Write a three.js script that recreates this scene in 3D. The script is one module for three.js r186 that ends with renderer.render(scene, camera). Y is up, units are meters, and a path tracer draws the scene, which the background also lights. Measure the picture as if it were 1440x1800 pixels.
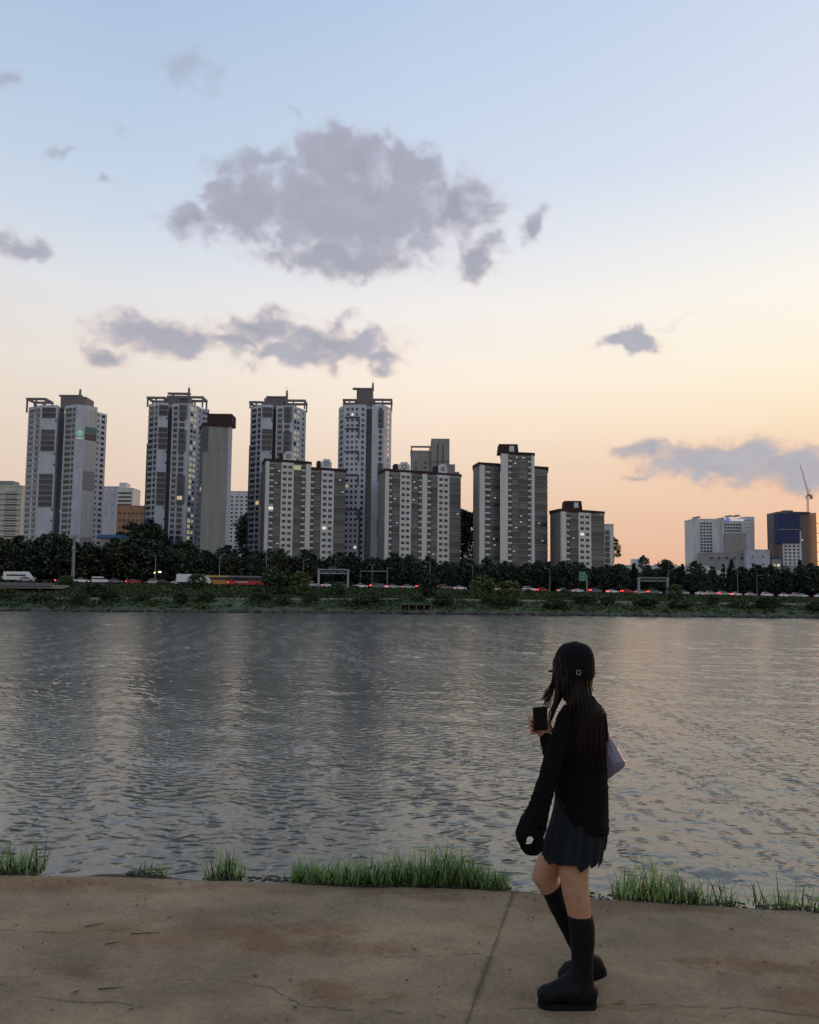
import * as THREE from 'three';
import { mergeGeometries, mergeVertices, toCreasedNormals } from 'three/addons/utils/BufferGeometryUtils.js';

// ---------- camera, sky, sun, exposure ----------
const scene = new THREE.Scene();
const camera = new THREE.PerspectiveCamera(2 * Math.atan(931 / 1413) * 180 / Math.PI, 0.8, 0.1, 6000);
camera.position.set(0, 4.9, 0);
camera.rotation.order = 'YXZ';
camera.rotation.set(Math.atan(111 / 1413), 0, 0.0105);
camera.setViewOffset(1440, 1862, 0, 0, 1440, 1800);
const renderer = new THREE.WebGLRenderer({ antialias: true });
renderer.toneMapping = THREE.LinearToneMapping;
renderer.toneMappingExposure = 1;
renderer.shadowMap.enabled = true;

const SUN_AZ = 48, SUN_EL = 3;
const sun = new THREE.DirectionalLight(new THREE.Color(1, 0.52, 0.24), 0.5);
sun.position.set(Math.sin(SUN_AZ * Math.PI / 180) * 900, 900 * Math.tan(SUN_EL * Math.PI / 180), -Math.cos(SUN_AZ * Math.PI / 180) * 900);
sun.target.position.set(0, 10, -250);
sun.position.add(sun.target.position);
sun.castShadow = true;
sun.shadow.radius = 8;
Object.assign(sun.shadow.camera, { left: -450, right: 450, top: 450, bottom: -450, near: 1, far: 2000 });
scene.add(sun, sun.target);

// ---------- random numbers and noise ----------
function rng(seed) {
  let a = seed >>> 0;
  return () => { a = (a + 0x6d2b79f5) >>> 0; let t = Math.imul(a ^ (a >>> 15), 1 | a); t = (t + Math.imul(t ^ (t >>> 7), 61 | t)) ^ t; return ((t ^ (t >>> 14)) >>> 0) / 4294967296; };
}
const HN = new Float32Array(65536); { const r = rng(77); for (let i = 0; i < 65536; i++) HN[i] = r(); }
const hash = (x, y) => HN[((x & 255) + ((y & 255) << 8))];
function vnoise(x, y) {
  const xi = Math.floor(x), yi = Math.floor(y); let u = x - xi, v = y - yi; u = u * u * (3 - 2 * u); v = v * v * (3 - 2 * v);
  const a = hash(xi, yi), b = hash(xi + 1, yi), c = hash(xi, yi + 1), d = hash(xi + 1, yi + 1);
  return a + (b - a) * u + (c - a) * v + (a - b - c + d) * u * v;
}
function fbm(x, y, o = 5) { let s = 0, a = 0.5, t = 0; for (let i = 0; i < o; i++) { s += a * vnoise(x, y); t += a; a *= 0.5; x = x * 2.03 + 17.3; y = y * 2.03 + 9.1; } return s / t; }
const clamp = (x, a = 0, b = 1) => Math.min(b, Math.max(a, x));
const sstep = (a, b, x) => { const t = clamp((x - a) / (b - a)); return t * t * (3 - 2 * t); };
const mixv = (a, b, t) => a + (b - a) * t;
function lerpTable(P, x) { if (x <= P[0][0]) return P[0][1]; for (let i = 1; i < P.length; i++) if (x <= P[i][0]) { const [a, b] = P[i - 1], [c, d] = P[i]; return b + (d - b) * (x - a) / (c - a); } return P[P.length - 1][1]; }
const lin = (c) => { c /= 255; return c <= 0.04045 ? c / 12.92 : ((c + 0.055) / 1.055) ** 2.4; };

// ---------- the dusk sky: air and clouds ----------
{
  const ELS = [-90, 0, 2, 5, 9, 12, 15, 20, 24, 28, 37, 55, 90];
  const COLS = [
    [10, [[150, 120, 100], [228, 174, 142], [234, 182, 150], [239, 194, 163], [245, 212, 178], [254, 232, 198], [255, 245, 219], [255, 249, 237], [241, 242, 242], [223, 230, 242], [207, 218, 238], [172, 194, 228], [142, 168, 210]]],
    [45, [[140, 120, 110], [222, 176, 150], [228, 183, 157], [234, 199, 173], [240, 215, 193], [248, 228, 208], [252, 238, 222], [242, 238, 235], [224, 229, 237], [207, 219, 236], [188, 206, 232], [156, 182, 218], [138, 164, 206]]],
    [66, [[130, 118, 112], [214, 178, 160], [220, 188, 168], [227, 202, 182], [231, 211, 192], [234, 219, 203], [236, 226, 216], [226, 228, 231], [207, 218, 233], [192, 210, 230], [171, 194, 222], [148, 174, 212], [134, 161, 204]]],
    [150, [[122, 120, 116], [204, 194, 182], [210, 199, 187], [214, 204, 193], [216, 207, 198], [213, 208, 203], [208, 207, 207], [200, 204, 210], [192, 200, 212], [184, 196, 213], [170, 187, 213], [150, 175, 211], [134, 161, 204]]],
    [181, [[120, 118, 116], [198, 190, 182], [204, 196, 188], [209, 201, 194], [212, 205, 199], [210, 206, 204], [205, 205, 207], [197, 202, 209], [190, 198, 211], [182, 194, 212], [169, 186, 212], [150, 175, 211], [134, 161, 204]]]
  ].map(([a, t]) => [a, t.map((c) => c.map(lin))]);
  const W = 4096, H = 2048, data = new Float32Array(W * H * 4);
  // cloud puffs: azimuth, elevation, half width, half height (degrees), strength, kind
  const PUFF = [
    [-4.2, 25.9, 9.0, 3.3, 1],
    [-5.3, 28.9, 4.2, 2.1, 1],
    [-6.0, 30.5, 1.9, 1.1, 0.75],
    [-16.0, 24.4, 2.2, 1.4, 0.72],
    [-11.8, 25.9, 3.9, 2.2, 1],
    [3.1, 26.1, 3.5, 2.4, 0.85],
    [4.6, 23.1, 2.5, 1.5, 0.72],
    [-5.2, 23.0, 6.3, 1.5, 0.9],
    [-0.3, 28.6, 2.9, 1.8, 0.8],
    [-11.3, 28.5, 2.5, 0.8, 0.45],
    [-17.4, 17.2, 4.4, 1.3, 1],
    [-21.1, 15.8, 1.6, 0.7, 0.7],
    [-10.8, 18.0, 3.4, 1.2, 0.95],
    [-5.5, 17.3, 4.3, 1.5, 0.95],
    [-2.2, 16.5, 1.7, 0.9, 0.7],
    [-8.3, 16.3, 5.7, 0.8, 0.85],
    [-13.2, 16.9, 2.8, 0.8, 0.85],
    [9.2, 24.7, 1.5, 1.1, 0.6],
    [15.5, 17.1, 2.5, 0.7, 0.9],
    [16.3, 10.0, 2.2, 0.8, 0.8],
    [20.7, 9.2, 4.8, 1.3, 1],
    [25.5, 8.2, 4.2, 1.5, 1],
    [23.5, 9.6, 2.7, 1.0, 0.9],
    [15.6, 8.4, 1.3, 0.4, 0.7],
    [-16.5, 33.0, 2.6, 1.2, 0.36],
    [-28.0, 30.3, 1.1, 1.1, 0.44],
    [-24.8, 27.3, 1.6, 0.6, 0.4],
    [-26.6, 21.4, 2.0, 0.9, 0.62],
    [-21.4, 26.2, 1.1, 0.5, 0.42],
    [-8.7, 31.8, 0.8, 0.3, 0.3],
    [-20.9, 29.2, 1.1, 0.6, 0.25],
    [18.7, 18.4, 2.9, 0.4, 0.2],
  ];
  const rr = rng(5);
  for (let i = 0; i < 34; i++) {            // the same broken cloud goes on round the rest of the sky
    const az = 42 + rr() * 276, el = 6 + rr() * rr() * 50, w = 2 + rr() * 5, n = 2 + Math.floor(rr() * 4);
    for (let k = 0; k < n; k++) PUFF.push([((az + (rr() - 0.5) * w * 2.2 + 180) % 360) - 180, el + (rr() - 0.5) * w * 0.4, w * (0.5 + rr() * 0.6), w * (0.2 + rr() * 0.25), 0.6 + rr() * 0.4]);
  }
  const grid = new Map();
  for (const p of PUFF) for (let a = Math.floor((p[0] - p[2] * 2.2 - 1) / 5); a <= Math.floor((p[0] + p[2] * 2.2 + 1) / 5); a++) { const k = (a + 720) % 72; if (!grid.has(k)) grid.set(k, []); grid.get(k).push(p); }
  const c = [0, 0, 0];
  for (let i = 0; i < W; i++) {
    const th = ((i + 0.5) / W - 0.5) * 2 * Math.PI, az = Math.atan2(Math.cos(th), -Math.sin(th)) * 180 / Math.PI;
    let off = Math.abs(az - 46); if (off > 180) off = 360 - off;
    let k = 0; while (k < COLS.length - 2 && off > COLS[k + 1][0]) k++;
    const ta = clamp((off - COLS[k][0]) / (COLS[k + 1][0] - COLS[k][0])), A = COLS[k][1], B = COLS[k + 1][1];
    const near = grid.get((Math.floor(az / 5) + 720) % 72) || [];
    for (let j = 0; j < H; j++) {
      const el = ((j + 0.5) / H - 0.5) * 180; let e = 0; while (e < ELS.length - 2 && el > ELS[e + 1]) e++;
      let te = (el - ELS[e]) / (ELS[e + 1] - ELS[e]);
      for (let q = 0; q < 3; q++) { const lo = mixv(A[e][q], B[e][q], ta), hi = mixv(A[e + 1][q], B[e + 1][q], ta); c[q] = lo + (hi - lo) * te; }
      if (el > 0 && near.length) {
        let d = -9, dn = 0, sg = 0;
        const wx = (fbm(az * 0.5 + 40, el * 0.6 + 11, 6) - 0.5), wy = (fbm(az * 0.5 + 90, el * 0.6 + 71, 6) - 0.5);
        for (const p of near) {
          let da = az - p[0]; if (da > 180) da -= 360; if (da < -180) da += 360;
          const x = (da + wx * 2.6) / p[2], y = (el - p[1] + wy * 2.4) / p[3];
          const v = (1 - Math.sqrt(x * x + y * y)); dn = Math.max(dn, v > -1 ? Math.exp(-(x * x + y * y)) * p[4] : 0);
          { const e = v + (p[4] - 1) * 0.35; if (e > d) d = e; const w = Math.exp(-(x * x + y * y) * 0.6) * p[4]; if (w > sg) sg = w; }
        }
        if (d > -1.2) {
          const f = fbm(az * 1.1 + 3 + wx * 1.5, el * 1.5 + 5 + wy * 1.5, 7), f2 = fbm(az * 0.32 + 60, el * 0.5 + 25, 5), f3 = fbm(az * 3.2 + 8 + wy * 4, el * 4.4 + wx * 4, 5);
          const fringe = 1 - sstep(0.05, 0.55, d), dens = d * 1.35 + 0.58 + (f - 0.5) * (0.5 + 1.0 * fringe) + (f3 - 0.5) * (0.08 + 0.28 * fringe);
          const al = sstep(-0.15, 1.0, dens) * sstep(0.08, 0.62, sg);
          if (al > 0.001) {
            const thick = sstep(0.05, 1.15, dens * 0.55 + d * 0.5 + (f2 - 0.5) * 0.9 + (f - 0.5) * 0.5);
            const warm = sstep(28, 3, el);
            // thin edges are close to the air behind them, thick hearts are grey lavender
            const heart = [lin(mixv(160, 174, warm)), lin(mixv(162, 173, warm)), lin(mixv(177, 182, warm))], edge = [c[0] * 0.95, c[1] * 0.87, c[2] * 0.87];
            const lum = 0.84 + 0.26 * f2 + 0.12 * f;
            for (let q = 0; q < 3; q++) c[q] = mixv(c[q], mixv(edge[q], heart[q] * lum, clamp(thick * 1.05)), al * 0.93);
          }
        }
      }
      const o = (j * W + i) * 4; data[o] = c[0]; data[o + 1] = c[1]; data[o + 2] = c[2]; data[o + 3] = 1;
    }
  }
  const t = new THREE.DataTexture(data, W, H, THREE.RGBAFormat, THREE.FloatType);
  t.mapping = THREE.EquirectangularReflectionMapping; t.magFilter = THREE.LinearFilter; t.needsUpdate = true;
  scene.background = t; scene.environment = t;
}

// ---------- building helpers ----------
const names = new Map();
const numbered = (n) => { const k = names.get(n) || 0; names.set(n, k + 1); return k ? n + '_' + String(k).padStart(3, '0') : n; };
function thing(name, label, category, [x, y, z] = [0, 0, 0], turn = 0, group) {
  const o = new THREE.Group(); o.name = numbered(name); o.position.set(x, y, z); o.rotation.y = turn;
  o.userData = { label, category }; if (group) o.userData.group = group; scene.add(o); return o;
}
function part(parent, name, geo, mat, pos, rot) {
  const m = new THREE.Mesh(geo, mat); m.name = name; if (pos) m.position.set(...pos); if (rot) m.rotation.set(...rot);
  m.castShadow = m.receiveShadow = true; parent.add(m); return m;
}
function structure(name, geo, mat) { const m = new THREE.Mesh(geo, mat); m.name = name; m.userData.kind = 'structure'; m.castShadow = m.receiveShadow = true; scene.add(m); return m; }
function copyOf(src, label, [x, y, z], turn = 0, scale = 1, group) {
  const o = src.clone(); o.name = numbered(src.name.replace(/_\d{3}$/, '')); o.position.set(x, y, z); o.rotation.y = turn; if (Array.isArray(scale)) o.scale.set(...scale); else o.scale.setScalar(scale);
  o.userData = { label, category: src.userData.category }; if (group) o.userData.group = group; scene.add(o); return o;
}
const boxCache = new Map();
function box(w, h, d) { const k = w.toFixed(2) + '|' + h.toFixed(2) + '|' + d.toFixed(2); if (!boxCache.has(k)) boxCache.set(k, new THREE.BoxGeometry(w, h, d)); return boxCache.get(k); }
const bx = (x0, x1, y0, y1, z0, z1) => { const g = new THREE.BoxGeometry(x1 - x0, y1 - y0, z1 - z0); g.translate((x0 + x1) / 2, (y0 + y1) / 2, (z0 + z1) / 2); return g; };
const clean = (g) => { const n = g.index ? g.toNonIndexed() : g; for (const k of Object.keys(n.attributes)) if (!['position', 'normal', 'uv'].includes(k)) n.deleteAttribute(k); return n; };
const merge = (list) => mergeGeometries(list.map(clean));
function cyl(a, b, r0, r1 = r0, seg = 8) {
  const va = new THREE.Vector3(...a), vb = new THREE.Vector3(...b), d = vb.clone().sub(va), g = new THREE.CylinderGeometry(r1, r0, d.length(), seg);
  g.applyQuaternion(new THREE.Quaternion().setFromUnitVectors(new THREE.Vector3(0, 1, 0), d.normalize())); g.translate(...va.add(vb).multiplyScalar(0.5).toArray()); return g;
}
function dtex(w, h, fn, srgb, rep) {
  const d = new Uint8Array(w * h * 4); for (let j = 0; j < h; j++) for (let i = 0; i < w; i++) { const c = fn(i / w, j / h, i, j); const o = (j * w + i) * 4; d[o] = c[0]; d[o + 1] = c[1]; d[o + 2] = c[2]; d[o + 3] = c.length > 3 ? c[3] : 255; }
  const t = new THREE.DataTexture(d, w, h); t.magFilter = THREE.LinearFilter; t.minFilter = THREE.LinearMipmapLinearFilter; t.wrapS = t.wrapT = THREE.RepeatWrapping; if (srgb) t.colorSpace = THREE.SRGBColorSpace; if (rep) t.repeat.set(rep, rep); t.needsUpdate = true; return t;
}
const M = (r, g, b, rough = 0.85, more = {}) => new THREE.MeshStandardMaterial({ color: new THREE.Color().setRGB(r, g, b), roughness: rough, ...more });
// weathered plaster: faint mottling and rain streaks, worked in as colour of the paint
const plasterTex = dtex(256, 512, (u, v) => { const f = fbm(u * 8, v * 5, 4), s = fbm(u * 60, v * 3, 3), k = 255 * clamp(0.8 + 0.16 * f + 0.08 * (s - 0.5)); return [k, k, k]; }, true);
const plaster = (r, g, b) => M(r, g, b, 0.9, { map: plasterTex });

// ---------- river ----------
// fine wind ripples, 12.8 m to a tile, rough in gusty patches and flat between them
const rippleTex = (() => {
  const N = 2048, r = rng(31), H = new Float32Array(N * N), P = new Float32Array(N * N);
  const add = (A, kx, ky, f, a) => { const c = Math.cos(6.2831853 * kx / N), s = Math.sin(6.2831853 * kx / N); for (let j = 0; j < N; j++) { const p = 6.2831853 * ky * j / N + f; let x = Math.cos(p) * a, y = Math.sin(p) * a; for (let i = 0, o = j * N; i < N; i++, o++) { A[o] += y; const t = x * c - y * s; y = x * s + y * c; x = t; } } };
  for (let i = 0; i < 44; i++) { const k = 22 + Math.floor(80 * r() * r()), a = (r() + r() - 1) * 2.2 + Math.PI / 2; add(H, Math.round(k * Math.cos(a)), Math.round(k * Math.sin(a)), r() * 6.28, 1 / k); }
  for (let i = 0; i < 14; i++) { const k = 3 + Math.floor(20 * r()), a = r() * 6.28; add(P, Math.round(k * Math.cos(a)), Math.round(k * Math.sin(a)), r() * 6.28, 1); }
  let m = 0; for (let o = 0; o < N * N; o += 7) m += H[o] * H[o]; const S = Math.sqrt(m / (N * N / 7)), d = new Uint8Array(N * N * 4);
  for (let o = 0; o < N * N; o++) { const g = 0.3 + 1.5 * sstep(-1.0, 5.0, P[o]), v = 255 * clamp(0.5 + H[o] / S / 8 * g); d[4 * o] = d[4 * o + 1] = d[4 * o + 2] = v; d[4 * o + 3] = 255; }
  const t = new THREE.DataTexture(d, N, N); t.magFilter = THREE.LinearFilter; t.wrapS = t.wrapT = THREE.RepeatWrapping; t.needsUpdate = true; return t;
})();
const waterMat = new THREE.MeshPhysicalMaterial({ color: new THREE.Color().setRGB(0.05, 0.06, 0.046), roughness: 0.19, ior: 1.6, bumpMap: rippleTex, bumpScale: 0.052 });
{
  const r = rng(12), waves = [];
  for (let i = 0; i < 54; i++) {
    const L = 0.19 * 1.038 ** i * (0.9 + 0.2 * r()), g = (r() + r() + r() - 1.5) * 2.0 + Math.PI / 2 + 0.18, k = 2 * Math.PI / L;
    waves.push([k * Math.cos(g), k * Math.sin(g), r() * 6.28, 0.0055 * L / (2 * Math.PI) * (L > 0.7 ? 0.7 / L : 1), L]);
  }
  for (let i = 0; i < 16; i++) { const L = 1.1 * 1.11 ** i * (0.9 + 0.2 * r()), g = (r() + r() - 1) * 1.9 + Math.PI / 2 + 0.18, k = 2 * Math.PI / L; waves.push([k * Math.cos(g), k * Math.sin(g), r() * 6.28, 0.0062 * L / (2 * Math.PI), L]); }
  const strips = [[-10, -30, 19, 0.07, 0.08], [-30, -70, 40, 0.13, 0.14], [-70, -192, 108, 0.3, 0.5]], list = [];
  for (const [z0, z1, hw, cz, cx] of strips) {
    const nz = Math.ceil((z0 - z1) / cz), nx = Math.ceil(2 * hw / cx), pos = new Float32Array((nz + 1) * (nx + 1) * 3), nor = new Float32Array(pos.length), uv = new Float32Array((nz + 1) * (nx + 1) * 2), idx = [];
    const use = waves.filter((w) => w[4] > cz * 3);
    for (let j = 0; j <= nz; j++) for (let i = 0; i <= nx; i++) {
      const x = -hw + 2 * hw * i / nx, z = z0 + (z1 - z0) * j / nz, o = j * (nx + 1) + i;
      let h = 0, dx = 0, dz = 0; const g = (0.6 + 0.7 * sstep(0.3, 0.7, fbm(x / 7 + 30, z / 16 + 8, 3))) * (0.7 + 1.6 * sstep(0.5, 0.78, fbm(x / 0.7 + 11, z / 0.9 + 3, 2)));
      for (let w = 0; w < use.length; w++) { const W = use[w], p = W[0] * x + W[1] * z + W[2], c = Math.cos(p), a = W[3] * g; h += a * Math.sin(p); dx += a * W[0] * c; dz += a * W[1] * c; }
      pos[o * 3] = x; pos[o * 3 + 1] = h; pos[o * 3 + 2] = z; const l = 1 / Math.hypot(dx, 1, dz); nor[o * 3] = -dx * l; nor[o * 3 + 1] = l; nor[o * 3 + 2] = -dz * l; uv[o * 2] = x / 12.8 + 0.7 * vnoise(x / 19 + 4, z / 23); uv[o * 2 + 1] = z / 12.8 + 0.7 * vnoise(x / 21 + 40, z / 17 + 9);
    }
    for (let j = 0; j < nz; j++) for (let i = 0; i < nx; i++) { const a = j * (nx + 1) + i, b = a + 1, c = a + nx + 1, d = c + 1; idx.push(a, b, d, a, d, c); }
    const g = new THREE.BufferGeometry(); g.setAttribute('position', new THREE.BufferAttribute(pos, 3)); g.setAttribute('normal', new THREE.BufferAttribute(nor, 3)); g.setAttribute('uv', new THREE.BufferAttribute(uv, 2)); g.setIndex(idx); list.push(g);
  }
  const sheet = (x0, x1, z0, z1) => { const g = new THREE.PlaneGeometry(x1 - x0, z0 - z1, 12, 4); g.rotateX(-Math.PI / 2); g.translate((x0 + x1) / 2, -0.008, (z0 + z1) / 2); const p = g.attributes.position, u = g.attributes.uv; for (let i = 0; i < p.count; i++) u.setXY(i, p.getX(i) / 12.8, p.getZ(i) / 12.8); list.push(g); };
  for (const [z0, z1, hw] of strips) { sheet(-1200, -hw, z0, z1); sheet(hw, 1200, z0, z1); }
  sheet(-1200, 1200, -2, -10); sheet(-1200, 1200, -192, -420);
  structure('river_water', mergeGeometries(list), waterMat);
}

// ---------- far bank ----------
const shoreZ = (x) => lerpTable([[-900, -150], [-300, -168], [-89, -177], [0, -188], [95, -187], [300, -198], [900, -230]], x);
const roadZ = (x) => lerpTable([[-900, -150], [-400, -205], [-120, -243], [0, -283], [170, -340], [420, -405], [900, -500]], x);
const roadY = (x) => lerpTable([[-900, 7.1], [-120, 6.9], [0, 6.2], [170, 4.6], [420, 4.0], [900, 3.9]], x);
const pathZ = (x) => Math.max(shoreZ(x) - 17, roadZ(x) + 22);
const pathY = (x) => lerpTable([[-300, 2.5], [-80, 2.5], [0, 3.1], [95, 2.9], [400, 2.6]], x);
function groundY(x, z) {
  const s = shoreZ(x), p = pathZ(x), rz = roadZ(x), ry = roadY(x), n = fbm(x * 0.12 + 50, z * 0.12, 4) - 0.5;
  if (z > s) return Math.max(-2.5, (s - z) * 0.35);
  if (z > p + 1.5) { const t = (s - z) / (s - p - 1.5); return mixv(0.05, pathY(x), Math.pow(t, 0.75)) + n * 1.1 * Math.sin(Math.PI * t) + 0.5 * sstep(0, 0.06, t) * (1 - t); }
  if (z > p - 1.5) return pathY(x);
  const e = rz + 11;
  if (z > e) { const t = (p - 1.5 - z) / (p - 1.5 - e); return mixv(pathY(x), ry - 0.75, sstep(0.05, 0.98, t)) + n * 1.0 * Math.sin(Math.PI * t); }
  if (z > rz - 10) return ry - 0.06;
  const t = sstep(10, 90, rz - z); return mixv(ry, 8, t) + sstep(90, 420, rz - z) * 10 + n * t;
}
const bankTex = dtex(512, 512, (u, v) => {
  const f = fbm(u * 32, v * 32, 5), g = fbm(u * 9 + 5, v * 9, 4), k = sstep(0.55, 0.72, g);
  const c = [mixv(52 + 30 * f, 100, k * 0.8), mixv(66 + 32 * f, 90, k * 0.8), mixv(36 + 18 * f, 68, k * 0.8)]; return c;
}, true);
{
  const xs = []; for (let x = -260; x <= 300; x += 2.5) xs.push(x); for (let x = 310; x <= 900; x += 30) xs.push(x); for (let x = -280; x >= -900; x -= 30) xs.unshift(x);
  const zs = []; for (let z = -140; z > -350; z -= 1.4) zs.push(z); for (let z = -350; z > -520; z -= 8) zs.push(z); for (let z = -520; z >= -2600; z -= 80) zs.push(z);
  const pos = [], uv = [], idx = []; for (const z of zs) for (const x of xs) { pos.push(x, groundY(x, z), z); uv.push(x / 40, z / 40); }
  const n = xs.length; for (let j = 0; j < zs.length - 1; j++) for (let i = 0; i < n - 1; i++) { const a = j * n + i; idx.push(a, a + 1, a + n + 1, a, a + n + 1, a + n); }
  const g = new THREE.BufferGeometry(); g.setAttribute('position', new THREE.Float32BufferAttribute(pos, 3)); g.setAttribute('uv', new THREE.Float32BufferAttribute(uv, 2)); g.setIndex(idx); g.computeVertexNormals();
  structure('far_bank_ground', g, M(1, 1, 1, 0.95, { map: bankTex }));
}
function ribbon(zc, yc, hw, up, x0, x1, step, uvs = 6) {
  const pos = [], uv = [], idx = []; let k = 0;
  for (let x = x0; x <= x1; x += step, k++) { for (const s of [1, -1]) { pos.push(x, yc(x) + up, zc(x) + s * hw); uv.push(x / uvs, s * hw / uvs); } if (k) { const a = 2 * k - 2; idx.push(a, a + 2, a + 3, a, a + 3, a + 1); } }
  const g = new THREE.BufferGeometry(); g.setAttribute('position', new THREE.Float32BufferAttribute(pos, 3)); g.setAttribute('uv', new THREE.Float32BufferAttribute(uv, 2)); g.setIndex(idx); g.computeVertexNormals(); return g;
}
const asphaltTex = dtex(128, 128, (u, v) => { const k = 205 + 50 * fbm(u * 40, v * 40, 4); return [k, k, k]; }, true);
structure('riverside_path', ribbon(pathZ, pathY, 1.5, 0.06, -320, 400, 4), M(0.34, 0.32, 0.29, 0.9, { map: asphaltTex }));
{ // low concrete kerb wall along the river side of the path
  const a = ribbon((x) => pathZ(x) + 1.62, pathY, 0.14, 0.42, -320, 400, 4), pos = [], idx = [], uv = []; let k = 0;
  for (let x = -320; x <= 400; x += 4, k++) { const z = pathZ(x) + 1.76, y = pathY(x); pos.push(x, y + 0.42, z, x, y - 0.8, z); uv.push(x / 6, 0.2, x / 6, 0); if (k) { const q = 2 * k - 2; idx.push(q, q + 1, q + 3, q, q + 3, q + 2); } }
  const g = new THREE.BufferGeometry(); g.setAttribute('position', new THREE.Float32BufferAttribute(pos, 3)); g.setAttribute('uv', new THREE.Float32BufferAttribute(uv, 2)); g.setIndex(idx); g.computeVertexNormals();
  structure('path_kerb', mergeGeometries([a, g]), M(0.36, 0.34, 0.30, 0.9, { map: asphaltTex }));
}
structure('highway_road', ribbon(roadZ, roadY, 9, 0.05, -420, 460, 5), M(0.06, 0.06, 0.062, 0.9, { map: asphaltTex }));
for (const off of [-3, 3]) structure('lane_marking', ribbon((x) => roadZ(x) + off, roadY, 0.08, 0.056, -420, 460, 5), M(0.7, 0.7, 0.68));
// dark stones along the far waterline
{
  const r = rng(91), g = new THREE.IcosahedronGeometry(1, 1), p = g.attributes.position; for (let i = 0; i < p.count; i++) { const f = 0.75 + 0.5 * hash(Math.round(p.getX(i) * 9 + 40), Math.round(p.getY(i) * 9 + p.getZ(i) * 5 + 60)); p.setXYZ(i, p.getX(i) * f, p.getY(i) * f * 0.6, p.getZ(i) * f); } g.computeVertexNormals();
  const m = new THREE.InstancedMesh(g, M(0.07, 0.065, 0.055, 0.95), 1500), q = new THREE.Matrix4(), c = new THREE.Color(); m.name = 'shore_stones'; m.userData = { kind: 'stuff', label: 'dark stones lining the far waterline under the grassy bank', category: 'stones' };
  for (let i = 0; i < 1500; i++) { const x = -125 + 245 * r(), z = shoreZ(x) + 0.4 - r() * 2.2 * r(), s = 0.25 + 0.5 * r() * r(); q.compose(new THREE.Vector3(x, 0.1 + r() * 0.25, z), new THREE.Quaternion().setFromEuler(new THREE.Euler(r(), r() * 6, r())), new THREE.Vector3(s * 1.4, s, s)); m.setMatrixAt(i, q); const k = 0.6 + r() * 0.9; m.setColorAt(i, c.setRGB(k, k, k * 0.95)); }
  m.castShadow = m.receiveShadow = true; scene.add(m);
}

// ---------- near bank: concrete walkway ----------
const EDGE = [[-40, -5.9], [-12, -5.75], [-2.72, -5.55], [-2.15, -5.55], [-1.57, -5.52], [-0.8, -5.45], [-0.42, -5.41], [0.1, -5.4], [0.7, -5.345], [1.21, -5.245], [1.72, -5.15], [2.16, -5.1], [2.51, -5.04], [12, -4.2], [40, -1.6]];
const edgeZ = (x) => lerpTable(EDGE, x) + 0.03 * (fbm(x * 5 + 9, 3, 4) - 0.5) * 2;
const jointX = (z) => 0.275 + (z + 3.718) * (0.70 - 0.275) / (5.344 - 3.718) * -1;
// soil and rust-brown dirt lying on the slabs; x, z, half length, half width, strength
const STAINS = [[-2.3, -5.34, 0.75, 0.1, 0.8], [-1.6, -5.3, 0.6, 0.09, 0.55], [-0.75, -4.56, 0.42, 0.16, 0.8], [-0.4, -4.66, 0.3, 0.13, 0.55], [-0.25, -4.45, 0.45, 0.1, 0.5], [-1.6, -4.13, 0.28, 0.08, 0.65], [-1.4, -4.6, 0.5, 0.1, 0.3], [-0.37, -4.0, 0.22, 0.09, 0.65], [-0.2, -3.95, 0.3, 0.06, 0.35], [0.31, -5.2, 0.22, 0.05, 0.6], [1.78, -4.3, 0.36, 0.085, 0.8], [2.2, -4.26, 0.4, 0.07, 0.6], [1.12, -3.94, 0.06, 0.025, 0.9], [0.95, -3.9, 0.5, 0.02, 0.5], [1.6, -5.08, 0.3, 0.05, 0.5], [-0.2, -5.3, 0.5, 0.05, 0.45], [2.2, -3.8, 0.7, 0.12, 0.3], [-1.0, -5.25, 0.5, 0.07, 0.3]];
const CRACKS = [[[-2.4, -4.25], [-1.94, -4.0], [-1.82, -3.94], [-1.69, -3.89], [-1.52, -3.865], [-1.34, -3.86], [-1.1, -3.83]], [[-1.25, -4.08], [-1.06, -4.1], [-0.86, -4.085], [-0.63, -4.02], [-0.47, -3.87], [-0.3, -3.83], [0.0, -3.8], [0.2, -3.77]], [[0.35, -3.83], [0.7, -3.86], [0.95, -3.89], [1.4, -3.9], [1.9, -3.82], [2.4, -3.8]], [[-2.6, -4.7], [-2.0, -4.62], [-1.5, -4.66]], [[-0.1, -4.35], [0.2, -4.38], [0.42, -4.42]]];
const segD = (x, z, a, b) => { const dx = b[0] - a[0], dz = b[1] - a[1], t = clamp(((x - a[0]) * dx + (z - a[1]) * dz) / (dx * dx + dz * dz)); return Math.hypot(x - a[0] - t * dx, z - a[1] - t * dz); };
const PAVE = 6.4;
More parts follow.
